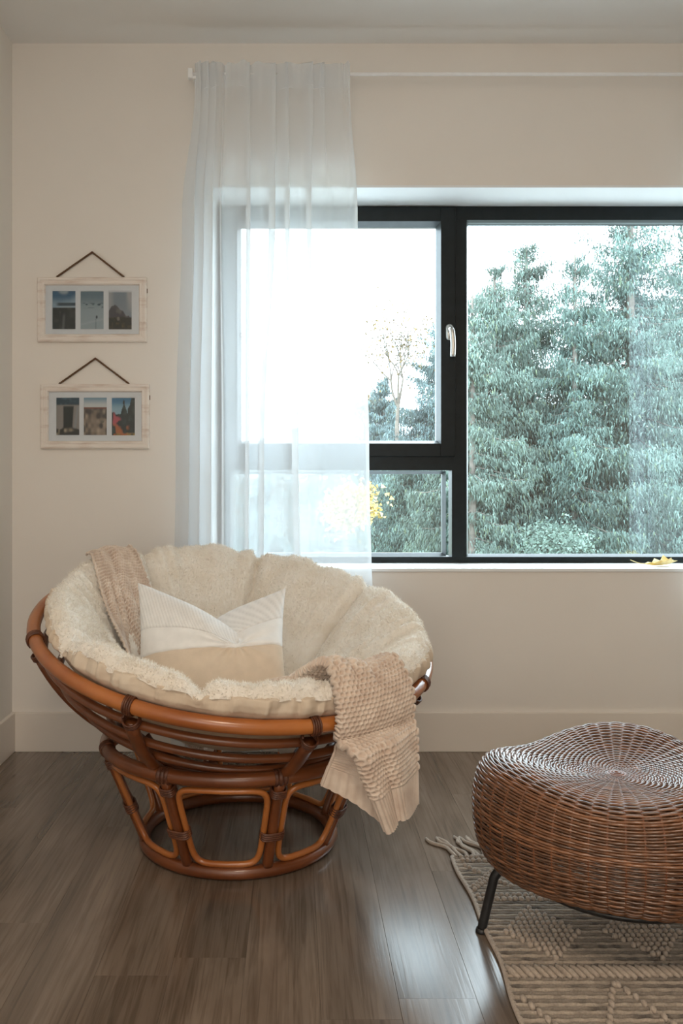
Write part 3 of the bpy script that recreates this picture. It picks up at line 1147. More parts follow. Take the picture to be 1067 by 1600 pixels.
ribh = np.abs(np.sin(PI * Vc / 0.0088)) ** 0.45
h = waf * 0.0105 * (1 - hem) * (1 - side) + ribv * 0.0080 * hem + ribh * 0.0075 * side * (1 - hem)
nn_ = grid_normals(TH_, False)
mid_n = nn_[:120].reshape(-1, 3).mean(0)
if mid_n @ NN < 0:
    nn_ = -nn_
TH_ = TH_ + nn_ * h[..., None]
throw = obj('throw_blanket', (TH_.reshape(-1, 3), grid_faces(NLc, TH_.shape[1])), M['knit'])
tag(throw, 'oatmeal waffle-knit throw draped across the cream cushion and hanging over the front', 'blanket')
hemc = [tube(TH_[::3, 1] , 0.0034, 6), tube(TH_[::3, -2], 0.0034, 6)]
for e_ in hemc:
    obj('edge_cord', e_, M['knit'], throw)

# ------------------------------------------------------------------ pillow
NP = 150
u = np.linspace(-1, 1, NP)
v = np.linspace(-1, 1, NP)
Ug, Vg = np.meshgrid(u, v)      # rows v


def pillow_side(sign):
    W2, H2 = 0.198, 0.19
    prof_u = np.clip(1 - np.abs(Ug) ** 2.6, 0, 1)
    prof_v = np.clip(1 - np.abs(Vg) ** 2.6, 0, 1)
    T = (prof_u * prof_v) ** 0.55 * 0.070
    # edges pulled in between the corners
    X = Ug * W2 * (1 - 0.07 * (1 - Vg ** 2))
    Z = Vg * H2 * (1 - 0.05 * (1 - Ug ** 2))
    # the chop in the top edge
    c = 0.36
    vt = sstep(Vg, -0.25, 1.0)
    tr_ = np.clip((Ug - c) / (1 - c), 0, 1)
    dip = np.where(Ug < c, np.clip((Ug + 1.0) / (1 + c), 0, 1) ** 1.25, (1 - tr_) ** 1.35)
    Z = Z - 0.150 * dip * vt - .018 * vt * sstep(Ug, .2, 1)
    # beyond the chop the right half slides back behind the left half
    X = X - 0.112 * sstep(tr_, 0, .38) * sstep(tr_, 1, .30) * vt ** 1.6
    Y = sign * T * (1 - 0.55 * vt * np.exp(-((Ug - c) / .26) ** 2))
    Y = Y - 0.040 * vt * np.exp(-((Ug + 0.05) / .45) ** 2) * sstep(Ug, c + .16, c - .05) + 0.050 * vt * sstep(Ug, c - .02, c + .22)
    # creases radiating from the chop
    ang = np.arctan2(Ug - c, -(Vg - 0.05))
    rad = np.hypot(Ug - c, Vg - 0.05)
    Y = Y + 0.004 * np.sin(ang * 11) * np.exp(-(rad / .5) ** 2) * sstep(rad, 0.02, 0.2)
    q = np.stack([Ug * 3, Vg * 3, np.full_like(Ug, sign * 2.0)], -1)
    Y = Y + 0.006 * noise(q, 31) * prof_u * prof_v
    return X, Y, Z


L_lin = np.array([0.74, 0.61, 0.48])
L_white = np.array([0.89, 0.87, 0.85])
cols_p = []
V_ = []
for sgn in (-1, 1):
    X, Y, Z = pillow_side(sgn)
    seam1 = -0.06 + 0.05 * Ug
    seam2 = 0.38 + 0.10 * Ug
    # pintucks above the upper seam
    tuck = np.abs(np.sin(PI * (Ug * 20 + Vg * 5))) ** 0.8
    up = sstep(Vg, seam1 - .005, seam1 + .005)
    st = sstep(Vg, seam2 - .005, seam2 + .005)
    Y = Y + sgn * 0.0022 * tuck * st
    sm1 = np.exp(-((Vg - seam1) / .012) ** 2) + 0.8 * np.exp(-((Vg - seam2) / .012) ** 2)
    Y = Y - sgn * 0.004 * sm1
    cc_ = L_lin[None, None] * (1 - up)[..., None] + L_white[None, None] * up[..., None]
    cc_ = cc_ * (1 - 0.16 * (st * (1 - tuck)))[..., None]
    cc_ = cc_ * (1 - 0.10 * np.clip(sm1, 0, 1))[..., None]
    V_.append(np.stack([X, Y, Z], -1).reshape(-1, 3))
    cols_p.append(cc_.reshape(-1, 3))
Fq = grid_faces(NP, NP)
Vp = np.concatenate(V_)
Fp = np.concatenate([Fq, Fq[:, ::-1] + NP * NP])
ROT = Matrix.Rotation(R(-3), 3, 'Y') @ Matrix.Rotation(R(-27), 3, 'X')
pc = np.array([-0.215, -0.795, 0.515])
Vp = Vp @ np.array(ROT).T + pc
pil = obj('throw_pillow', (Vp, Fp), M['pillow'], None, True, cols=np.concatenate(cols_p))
pm = pil.data
bm = bmesh.new()
bm.from_mesh(pm)
bmesh.ops.remove_doubles(bm, verts=bm.verts, dist=0.0004)
bm.to_mesh(pm)
bm.free()
tag(pil, 'square cream pillow with striped upper band and chopped top leaning in the papasan', 'pillow')

# ------------------------------------------------------------------ wicker ottoman
OC = np.array([0.668, 1.765 - DW, 0.0])


def lobed(t):
    # t: 0 to the right, counter-clockwise seen from above
    return 0.279 + 0.020 * np.cos(3 * (t - R(185))) + 0.006 * np.cos(2 * (t - R(60)))


_op = np.array([(0.02, .338), (.2, .341), (.4, .347), (.6, .356), (.76, .3625), (.87, .360), (.94, .345), (.985, .312), (1.0, .272), (.99, .232), (.955, .195), (.89, .166), (.78, .150), (.60, .143), (.40, .142)])
_os = resample(spline(_op * np.array([.283, 1]), 400), 600)
_olen = float(np.linalg.norm(np.diff(_os, axis=0), axis=1).sum())


def ott(t, p):
    """t angle, p 0..1 along the profile from the crown to the underside"""
    i = np.clip(p, 0, 1) * 599
    rr_ = np.interp(i, np.arange(600), _os[:, 0]) / .283
    zz_ = np.interp(i, np.arange(600), _os[:, 1])
    L_ = lobed(t)
    # the crown lifts and sinks with the lobes
    lift = 0.016 * np.cos(3 * (t - R(185))) * sstep(rr_, .4, .95) * sstep(zz_, .2, .35)
    return np.stack([OC[0] + rr_ * L_ * np.cos(t), OC[1] + rr_ * L_ * np.sin(t), zz_ + lift], -1)


ott_o = thing('wicker_ottoman', 'low round woven wicker ottoman on black metal legs beside the rug edge', 'ottoman', tuple(OC))
NS = 52
NRG = int(_olen * 0.985 / 0.0056)
nsub = NS * 5
ta = np.linspace(0, 2 * PI, nsub, endpoint=False)
parts, cols = [], []
for k in range(NRG):
    p = 0.012 + (k + 0.5) / NRG * 0.985
    pa = np.full(nsub, p)
    P = ott(ta, pa)
    e = 1e-3
    du = ott(ta + e, pa) - ott(ta - e, pa)
    dv = ott(ta, np.clip(pa + e, 0, 1)) - ott(ta, np.clip(pa - e, 0, 1))
    n_ = np.cross(dv, du)
    n_ /= np.linalg.norm(n_, axis=1)[:, None] + 1e-12
    if (n_ * (P - np.array([OC[0], OC[1], .25]))).sum() < 0:
        n_ = -n_
    # two rows over, two rows under
    ph = k % 2
    w = np.cos(ta * NS / 2 * 1.0 + PI * ph) * 0.0018
    if p < 0.25:
        w = w * (0.35 + p * 2.6)
    P = P + n_ * w[:, None]
    V, F = tube(P, 0.00285 * (0.88 + 0.25 * random.random()), 6, closed=True)
    parts.append((V, F))
    g = random.random()
    base = np.array([0.175, 0.075, 0.034]) * (0.62 + 0.75 * g)
    c = np.tile(base, (len(V), 1))
    # cane colour drifts along each strand
    q = np.stack([np.repeat(ta, 6) * 2.2, np.full(len(V), k * 3.1), np.zeros(len(V))], 1)
    c = c * (1 + 0.30 * noise(q, 4))[:, None]
    cols.append(c)
VF = join(parts)
obj('weave', VF, M['wicker'], ott_o, True, cols=np.concatenate(cols), kind='stuff')
for k in range(NS):
    t = 2 * PI * (k + 0.5) / NS
    p = np.linspace(0.015, 0.99, 46)
    obj('spoke', tube(ott(np.full(46, t), p), 0.0024, 6), M['spoke'], ott_o)
# crown knot
kn = []
for j in range(3):
    t = np.linspace(0, 2 * PI, 24, endpoint=False)
    kn.append(tube(np.stack([OC[0] + (.006 + .006 * j) * np.cos(t), OC[1] + (.006 + .006 * j) * np.sin(t), np.full(24, .3415 - .001 * j)], 1), 0.0033, 6, closed=True))
obj('crown_knot', join(kn), M['spoke'], ott_o)
# steel ring under the basket and three legs
t = np.linspace(0, 2 * PI, 64, endpoint=False)
obj('leg_ring', tube(np.stack([OC[0] + .19 * np.cos(t), OC[1] + .19 * np.sin(t), np.full(64, .1345)], 1), .007, 8, closed=True), M['black_steel'], ott_o)
for a in (175, 55, -65):
    d = np.array([math.cos(R(a)), math.sin(R(a)), 0])
    zf = 0.0 if a == 175 else 0.013
    P = spline([OC + d * .17 + (0, 0, .1345), OC + d * .222 + (0, 0, .136), OC + d * .246 + (0, 0, .122), OC + d * .256 + (0, 0, .09), OC + d * .276 + (0, 0, zf + .004)], 40)
    lg = obj('leg', tube(P, 0.0098, 12), M['black_steel'], ott_o)
    q = OC + d * .276
    obj('foot_cap', tube([q + (0, 0, zf), q + (0, 0, zf + .004), q + (0, 0, zf + .009)], [.0125, .0125, .0105], 14), M['black_steel'], lg)

# ------------------------------------------------------------------ rug
RX0, RX1 = 0.402, 1.72
RYB, RYF = 2.135 - DW, 0.78 - DW
rug = thing('area_rug', 'cream and grey woven wool rug with raised bobble patterns and fringe', 'rug', (1.06, (RYB + RYF) / 2, 0))
wob = lambda y: 0.004 * np.sin(y * 9) + 0.003 * np.sin(y * 23 + 1)
nyb = 90
yy = np.linspace(RYF, RYB, nyb)
left = np.stack([RX0 + wob(yy), yy], 1)
V = [(x_, y_, 0.0005) for x_, y_ in left] + [(x_, y_, 0.0030) for x_, y_ in left] + [(RX1, y_, 0.0030) for y_ in yy] + [(RX1, y_, 0.0005) for y_ in yy]
V = np.array(V)
F = np.concatenate([np.stack([np.arange(nyb - 1) + nyb * a, np.arange(nyb - 1) + 1 + nyb * a, np.arange(nyb - 1) + 1 + nyb * ((a + 1) % 4), np.arange(nyb - 1) + nyb * ((a + 1) % 4)], 1) for a in range(4)])
obj('backing', (V, F), mat('rug_backing', (0.06, 0.048, 0.04), (0.09, 0.072, 0.06), (150, 150, 150), rough=0.95), rug, False)
pitch = 0.0112
nrow = int((RYB - RYF) / pitch)
parts, cols = [], []
nx = 170
for k in range(nrow):
    y0 = RYF + (k + 0.5) * pitch
    xs = np.linspace(RX0 + float(wob(y0)) - 0.002, RX1, nx)
    jit = 0.0012 * noise(np.stack([xs * 30, np.full(nx, k * 1.7), np.zeros(nx)], 1), 9)
    tw_ = 0.0007 * np.sin(xs * 2 * PI / 0.0105 + k * 2.1)
    prof_ = [(-.0047, .0015), (-.0042, .0085), (0.0, .0122), (.0042, .0085), (.0047, .0015)]
    V = np.stack([np.stack([xs, y0 + dy + jit, z + tw_ * (1 if z > .006 else 0)], 1) for dy, z in prof_], 0)
    parts.append((V.reshape(-1, 3), grid_faces(5, nx)))
    cream = np.array([0.49, 0.41, 0.335])
    grey = np.array([0.10, 0.088, 0.08])
    base = cream if k % 2 == 0 else cream * 0.5 + grey * 0.5
    sp = noise(np.stack([np.tile(xs, 5) * 60, np.full(5 * nx, k * 2.3), np.zeros(5 * nx)], 1), 12)
    mixv = np.clip(sp * 1.2, 0, 1)[:, None] * (0.75 if k % 2 else 0.35)
    cols.append(base * (1 - mixv) + grey * 0.7 * mixv)
obj('cord_rows', join(parts), M['wool'], rug, True, cols=np.concatenate(cols), kind='stuff')
# bobbles
bm = bmesh.new()
bmesh.ops.create_icosphere(bm, subdivisions=1, radius=1.0)
for i, v_ in enumerate(bm.verts):
    v_.index = i
ICO_V = np.array([v_.co[:] for v_ in bm.verts])
ICO_F = np.array([[v_.index for v_ in f.verts] for f in bm.faces])
bm.free()
spots = []


def bob(x_, d, sx=.0068, sy=.0088, sz=.0075, rot=0.0):
    if RX0 + 0.008 < x_ < RX1 - 0.005:
        spots.append((x_ + random.uniform(-.0012, .0012), d - DW + random.uniform(-.0015, .0015), sx * random.uniform(.9, 1.1), sy * random.uniform(.9, 1.1), sz, rot))


PER = 0.207
X0D = 0.513
xs = np.arange(RX0 + .012, RX1, 0.0135)
for x_ in xs:
    bob(x_, 1.905)
    bob(x_, 1.922, sy=.007)
    bob(x_, 2.118)
    bob(x_, 2.100, sy=.007)


def tri(x_):
    q = ((x_ - X0D) / PER) % 1.0
    return abs(q - 0.5) * 2          # 1 at X0D, 0 half a period away


for x_ in np.arange(RX0 + .012, RX1, 0.0095):
    f = tri(x_)
    for o_ in (0, .017):
        bob(x_, 1.945 + .125 * f + o_, .0062, .0072)
    if f < .9:
        bob(x_, 2.075 - .125 * f, .0062, .0072)
for k in range(-1, 7):
    cx_ = X0D + PER * k
    for i in range(-7, 8):
        for j in range(-7, 8):
            bx, bd = cx_ + i * .0125, 1.765 + j * .0165
            if abs(i) * .0125 / .083 + abs(j) * .0165 / .105 <= 1.02:
                bob(bx, bd, .0064, .0084, .0082)
    for i in range(-7, 8):
        for j in range(-7, 8):
            bx, bd = cx_ + PER / 2 + i * .0125, 1.17 + j * .0165
            if abs(i) * .0125 / .083 + abs(j) * .0165 / .105 <= 1.02:
                bob(bx, bd, .0064, .0084, .0082)
for x_ in np.arange(RX0 + .012, RX1, 0.0138):
    bob(x_, 1.622, .0062, .027, .0080, R(22))
    bob(x_ + .004, 1.315, .0062, .027, .0080, R(22))
for x_ in np.arange(RX0 + .012, RX1, 0.0085):
    q = abs((((x_ - 0.597) / PER) % 1.0) - 0.5) * 2
    bob(x_, 1.355 + .235 * q, .0060, .0125, .0065, 0)
sp = np.array(spots)
ca, sa = np.cos(sp[:, 5]), np.sin(sp[:, 5])
lx_ = ICO_V[None, :, 0] * sp[:, 2, None]
ly_ = ICO_V[None, :, 1] * sp[:, 3, None]
BV = np.stack([sp[:, 0, None] + lx_ * ca[:, None] - ly_ * sa[:, None], sp[:, 1, None] + lx_ * sa[:, None] + ly_ * ca[:, None], 0.0125 + ICO_V[None, :, 2] * sp[:, 4, None]], -1)
BF = (ICO_F[None] + (np.arange(len(sp)) * len(ICO_V))[:, None, None]).reshape(-1, 3)
obj('bobbles', (BV.reshape(-1, 3), BF), M['bobble'], rug, True, kind='stuff', label='raised cream wool bobbles')
# selvedge cord on the left edge
obj('selvedge', tube(np.stack([RX0 + wob(yy) - .002, yy, np.full(nyb, .006)], 1), .0055, 8), M['bobble'], rug)
# fringe
tass = []
for v_ in range(4):
    rnd = random.Random(40 + v_)
    P = [(0, 0, .006), (rnd.uniform(-.006, .004), .03, .0065), (rnd.uniform(-.02, .0), .065, .005), (rnd.uniform(-.03, -.004), .10, .0045), (rnd.uniform(-.042, -.008), .128, .0045)]
    Pt = spline(P, 14)
    Vt, Ft = tube(Pt, [.0048] * 11 + [.0042, .004, .0035], 7)
    me = mesh_from('tassel', Vt, Ft)
    me.materials.append(M['bobble'])
    tass.append(me)
k = 0
x_ = RX0 + 0.004
while x_ < RX1:
    o = bpy.data.objects.new('tassel', tass[(k * 7 + k // 3) % 4])
    C.objects.link(o)
    o.parent = rug
    o.location = np.array([x_, RYB - 0.004, 0.0]) - ORG['area_rug']
    o.rotation_euler = (0, 0, R(random.uniform(-5, 14)))
    x_ += 0.0145
    k += 1

# ------------------------------------------------------------------ picture frames


def photo(fn, w=40, h=64):
    gx, gy = np.meshgrid(np.linspace(0, 1, w), np.linspace(0, 1, h))
    return np.clip(fn(gx, gy), 0, 1).reshape(-1, 3)      # y up


def lerp(a, b, t):
    return np.asarray(a) * (1 - t[..., None]) + np.asarray(b) * t[..., None]


def N2(x_, y_, s, seed):
    return noise(np.stack([x_ * s, y_ * s, np.full_like(x_, seed * 1.37)], -1), seed)


def ph_lake(x_, y_):
    c = lerp((.30, .42, .52), (.03, .12, .22), sstep(y_ + .15 * N2(x_, y_, 3, 1), .6, .95))
    c = lerp(c, (.45, .52, .56), sstep(N2(x_ * .5, y_ * 2, 4, 2), .1, .5) * .7)
    c = lerp(c, (.03, .06, .08), sstep(y_, .70, .68) * sstep(y_, .60, .62) * sstep(x_, .1, .3))
    g = lerp((.012, .02, .02), (.05, .06, .05), np.clip(N2(x_, y_, 9, 3), 0, 1))
    c = lerp(c, g, sstep(y_, .57, .55))
    return lerp(c, (.22, .24, .24), sstep(np.abs(x_ - .5 + .1 * (.4 - y_)), .08, .02) * sstep(y_, .45, .3) * .5)


def ph_snow(x_, y_):
    c = lerp((.34, .42, .46), (.13, .21, .26), sstep(y_, .45, .95))
    rk = sstep(N2(x_ * 1.5, y_ * 4, 5, 5), .05, .25) * sstep(np.abs(y_ - .63), .09, .03) * sstep(x_, .04, .15)
    c = lerp(c, (.03, .07, .09), rk)
    c = lerp(c, (.02, .04, .05), sstep(np.hypot((x_ - .69) * 1.2, y_ - .32), .055, .035))
    c = lerp(c, (.12, .17, .2), sstep(np.abs(x_ - .66), .03, .015) * sstep(y_, .28, .26) * .6)
    return lerp(c, (.5, .56, .6), sstep(np.abs(y_ - .12 - .15 * x_), .05, .0) * .4)


def ph_peak(x_, y_):
    c = lerp((.42, .43, .45), (.22, .28, .33), sstep(N2(x_, y_, 3, 7), -.2, .5))
    ridge = .70 - np.abs(x_ - .27) * .62 + .04 * N2(x_, y_, 8, 8)
    c = lerp(c, lerp((.06, .06, .07), (.15, .14, .14), np.clip(N2(x_, y_, 8, 9) + .3, 0, 1)), sstep(y_, ridge + .01, ridge - .01))
    g = lerp((.02, .02, .012), (.12, .095, .03), np.clip(N2(x_, y_, 12, 10), 0, 1))
    c = lerp(c, g, sstep(y_, .36 + .05 * N2(x_, y_, 5, 11), .30))
    return lerp(c, (.25, .22, .2), sstep(np.hypot((x_ - .42) * .8, y_ - .29), .06, .04) * .7)


def ph_tent(x_, y_):
    c = lerp((.02, .06, .09), (.10, .2, .27), np.clip(N2(x_, y_, 10, 12), 0, 1)) * sstep(y_, .7, .85)[..., None]
    c = lerp((.30, .28, .26), c, sstep(y_, .78, .82))
    c = lerp(c, (.008, .014, .012), sstep(x_, .28, .33) * sstep(x_, .78 - .1 * (.8 - y_), .72 - .1 * (.8 - y_)) * sstep(y_, .8, .74))
    c = lerp(c, (.30, .31, .32), sstep(np.abs(x_ - .84 - .25 * (y_ - .4)), .06, .04) * sstep(y_, .78, .75))
    g = lerp((.02, .02, .015), (.50, .42, .30), np.clip(N2(x_, y_, 8, 13) * 1.3, 0, 1))
    return lerp(c, g, sstep(y_, .22 + .08 * N2(x_, y_, 6, 14), .14))


def ph_canyon(x_, y_):
    c = lerp((.62, .66, .66), (.20, .34, .45), sstep(y_, .78, 1.0))
    g = lerp((.07, .055, .045), (.46, .36, .27), np.clip(N2(x_, y_, 8, 15) * .9 + .35, 0, 1))
    g = lerp(g, (.22, .07, .04), sstep(np.abs(y_ - .72), .03, .01))
    g = lerp(g, (.05, .06, .05), sstep(N2(x_, y_, 5, 17), .1, .5) * sstep(y_, .5, .3) * .8)
    return lerp(c, g, sstep(y_, .75, .735))


def ph_meadow(x_, y_):
    c = lerp((.30, .48, .58), (.05, .20, .36), sstep(y_, .68, .95))
    tr = .58 + .36 * np.maximum(0, 1 - np.abs(x_ - .52) * 7) + .5 * sstep(x_, .62, .9) + .1 * N2(x_, y_, 10, 18)
    c = lerp(c, lerp((.006, .018, .018), (.03, .06, .05), np.clip(N2(x_, y_, 12, 19), 0, 1)), sstep(y_, tr + .01, tr - .01))
    fl2 = sstep(N2(x_, y_, 9, 20), -.15, .25) * sstep(y_ + .5 * (x_ - .2), .62, .48) * sstep(x_, .8, .6)
    c = lerp(c, lerp((.45, .13, .03), (.50, .09, .12), sstep(y_, .2, .4)), fl2)
    return lerp(c, (.42, .26, .05), sstep(y_, .10, .03) * sstep(N2(x_, y_, 7, 22), -.3, .2) * .8)


def picture(x0, x1, y0, y1, photos, label, notch):
    """pixel box of the frame on the wall"""
    d = DW - 0.014
    p0, p1 = px(x0, y1, d), px(x1, y0, d)
    xa, xb, za, zb = p0.x, p1.x, p0.z, p1.z
    cxm = (xa + xb) / 2
    t = thing('picture_frame', label, 'picture frame', (cxm, 0, za), 'photo frames hanging on ropes')
    bw_ = 0.0275
    # stepped moulding, four mitred sides
    prof_ = [(0, 0.0), (0, -.014), (.004, -.017), (.010, -.017), (.012, -.0145), (.017, -.0145), (.019, -.0165), (.024, -.0165), (bw_, -.011), (bw_, -.004)]
    for sd in range(4):
        cs = [((xa, za), (xb, za)), ((xb, za), (xb, zb)), ((xb, zb), (xa, zb)), ((xa, zb), (xa, za))][sd]
        inw = [((1, 1), (-1, 1)), ((-1, 1), (-1, -1)), ((-1, -1), (1, -1)), ((1, -1), (1, 1))][sd]
        V = []
        for e in range(2):
            for w, y in prof_:
                V.append((cs[e][0] + inw[e][0] * w, y, cs[e][1] + inw[e][1] * w))
        n = len(prof_)
        F = [(k, k + 1, n + k + 1, n + k) for k in range(n - 1)]
        obj('moulding', (V, F), M['whitewash'], t, False)
    obj('backing_board', box(xa + .02, xb - .02, -.0035, -.0005, za + .02, zb - .02), M['mat_board'], t, False)
    # mat with three openings: bars around and between
    mx0_, mx1_, mz0, mz1 = xa + bw_ - .002, xb - bw_ + .002, za + bw_ - .002, zb - bw_ + .002
    bx = []
    for (q0, q1, r0, r1) in [ph_[1] for ph_ in photos]:
        a, b = px(q0, r1, d), px(q1, r0, d)
        bx.append((a.x, b.x, a.z, b.z))
    zlo, zhi = min(b[2] for b in bx), max(b[3] for b in bx)
    bars = [box(mx0_, mx1_, -.0065, -.0040, mz0, zlo), box(mx0_, mx1_, -.0065, -.0040, zhi, mz1)]
    ed = [mx0_] + [e for b in bx for e in (b[0], b[1])] + [mx1_]
    for k in range(0, len(ed), 2):
        bars.append(box(ed[k], ed[k + 1], -.0065, -.0040, zlo, zhi))
    obj('mat_board', join(bars), M['mat_board'], t, False)
    for (fn, _), (a0, a1, c0, c1) in zip(photos, bx):
        w, h = 40, 64
        gx, gz = np.meshgrid(np.linspace(a0 - .001, a1 + .001, w), np.linspace(c0 - .001, c1 + .001, h))
        V = np.stack([gx, np.full_like(gx, -.0045), gz], -1).reshape(-1, 3)
        # y is negative towards the room
        obj('photo', (V, grid_faces(h, w)), M['print'], t, False, cols=photo(fn, w, h), label=fn.__doc__)
    obj('glass', ([(mx0_, -.0085, mz0), (mx1_, -.0085, mz0), (mx1_, -.0085, mz1), (mx0_, -.0085, mz1)], [(0, 1, 2, 3)]), M['picture_glass'], t, False)
    # notch on the right edge
    nz_ = px(0, notch, d).z
    obj('hinge_pin', box(xb - .0005, xb + .0025, -.010, -.006, nz_ - .008, nz_ + .008, .0005), M['rope'], t, False)
    return t, xa, xb, za, zb


def rope(t, pl, pa, pr):
    P = np.vstack([np.linspace(pl, pa, 40)[:-1], np.linspace(pa, pr, 40)])
    Q = []
    for ph in (0, PI):
        s = np.concatenate([[0], np.cumsum(np.linalg.norm(np.diff(P, axis=0), axis=1))])
        fineP = resample(P, 170)
        s = np.linspace(0, s[-1], 170)
        Q.append(tube(fineP + 0.0019 * np.stack([np.zeros(170), np.cos(s / .0022 + ph), np.sin(s / .0022 + ph)], 1), 0.0024, 5))
    obj('hanging_rope', join(Q), M['rope'], t)
    obj('nail', tube([(pa[0], -0.0, pa[2] - .002), (pa[0], -.012, pa[2] - .002), (pa[0], -.0125, pa[2] - .002), (pa[0], -.014, pa[2] - .002)], [.0016, .0016, .004, .004], 10), M['binding'], t)


ph_lake.__doc__ = 'dark lake shore under a blue cloudy sky'
ph_snow.__doc__ = 'skier on a pale snow slope'
ph_peak.__doc__ = 'grey mountain peak under cloud'
ph_tent.__doc__ = 'view out of a tent opening'
ph_canyon.__doc__ = 'pale rocky valley at dusk'
ph_meadow.__doc__ = 'pink flowers before dark firs'
t, xa, xb, za, zb = picture(58, 229, 433, 534, [(ph_lake, (81, 117, 454, 513)), (ph_snow, (125, 161, 455, 513)), (ph_peak, (169, 205, 456, 514))], 'upper whitewashed triple photo frame with lake, snow and mountain pictures', 454)
q = lambda x_, y_: np.array([*px(x_, y_, DW - .009)])
rope(t, q(88, 433), q(144, 394), q(194, 433))
t, xa, xb, za, zb = picture(63, 233, 600, 701, [(ph_tent, (87, 123, 621, 679)), (ph_canyon, (130, 166, 621, 679)), (ph_meadow, (174, 210, 622, 680))], 'lower whitewashed triple photo frame with tent, valley and flower pictures', 621)
rope(t, q(92, 600), q(149, 560), q(202, 600))

# ------------------------------------------------------------------ yellow leaf on the sill
lc = np.array([1.318, 0.075, WZ0])
outl = [(-.055, .0), (-.035, .016), (-.022, .012), (-.005, .032), (.012, .022), (.03, .038), (.04, .02), (.058, .016), (.048, 0), (.058, -.016), (.038, -.018), (.028, -.034), (.010, -.020), (-.006, -.030), (-.022, -.012), (-.036, -.014)]
V, F = [], []
for f in (0.0, .5, 1.0):
    for a, b in outl:
        V.append((lc[0] + a * f, lc[1] + b * f, lc[2] + .004 + .020 * (abs(b) * f / .035) ** 1.5 + .012 * f * f * (1 if a > .02 else .4)))
n = len(outl)
F = [(k, (k + 1) % n, n + (k + 1) % n, n + k) for k in range(n)] + [(n + k, n + (k + 1) % n, 2 * n + (k + 1) % n, 2 * n + k) for k in range(n)]
lf = thing('fallen_leaf', 'dry yellow leaf lying on the white window sill', 'leaf', tuple(lc))
lo_ = obj('leaf_blade', (V, F), M['leaf_yellow'], lf)
lo_.modifiers.new('t', 'SOLIDIFY').thickness = 0.0012
obj('leaf_stem', tube(spline([lc + (-.05, 0, .008), lc + (-.075, .004, .012), lc + (-.10, .012, .022)], 10), .0016, 6), M['leaf_yellow'], lf)

# ------------------------------------------------------------------ outdoors
gp = structure('ground', ([(-120, 0.6, -4.2), (120, 0.6, -4.2), (120, 200, -4.2), (-120, 200, -4.2)], [(0, 1, 2, 3)]), M['grass'])
structure('bounce_slab', box(-5.5, 7.5, 0.32, 4.6, -0.32, -0.20), mat('pale_bounce', (0.40, 0.41, 0.41), (0.46, 0.47, 0.47), (2, 2, 2), rough=0.8))  # unseen pale slab added to bounce skylight up onto the window head
# far hill
nx = 120
hx = np.linspace(-90, 90, nx)
hz_ = 13.5 + 5.0 * np.exp(-((hx - 8) / 18) ** 2) - 3 * np.exp(-((hx + 32) / 22) ** 2) + 1.2 * noise(np.stack([hx * .12, np.zeros(nx), np.zeros(nx)], 1), 40)
Vh = []
for f in (0, .35, .7, 1.0):
    Vh.append(np.stack([hx, np.full(nx, 150 + 45 * f), -4.2 + hz_ * f], 1))
structure('hills', (np.concatenate(Vh), grid_faces(4, nx)), M['hill'], True)


def tris_from(P, D, Wd, L_):
    """slim triangles at P along D"""
    S_ = np.cross(D, RNG.normal(0, 1, D.shape))
    S_ /= np.linalg.norm(S_, axis=1)[:, None] + 1e-9
    A = P - S_ * Wd[:, None] * .5
    B = P + S_ * Wd[:, None] * .5
    T = P + D * L_[:, None]
    return np.stack([A, B, T], 1).reshape(-1, 3)


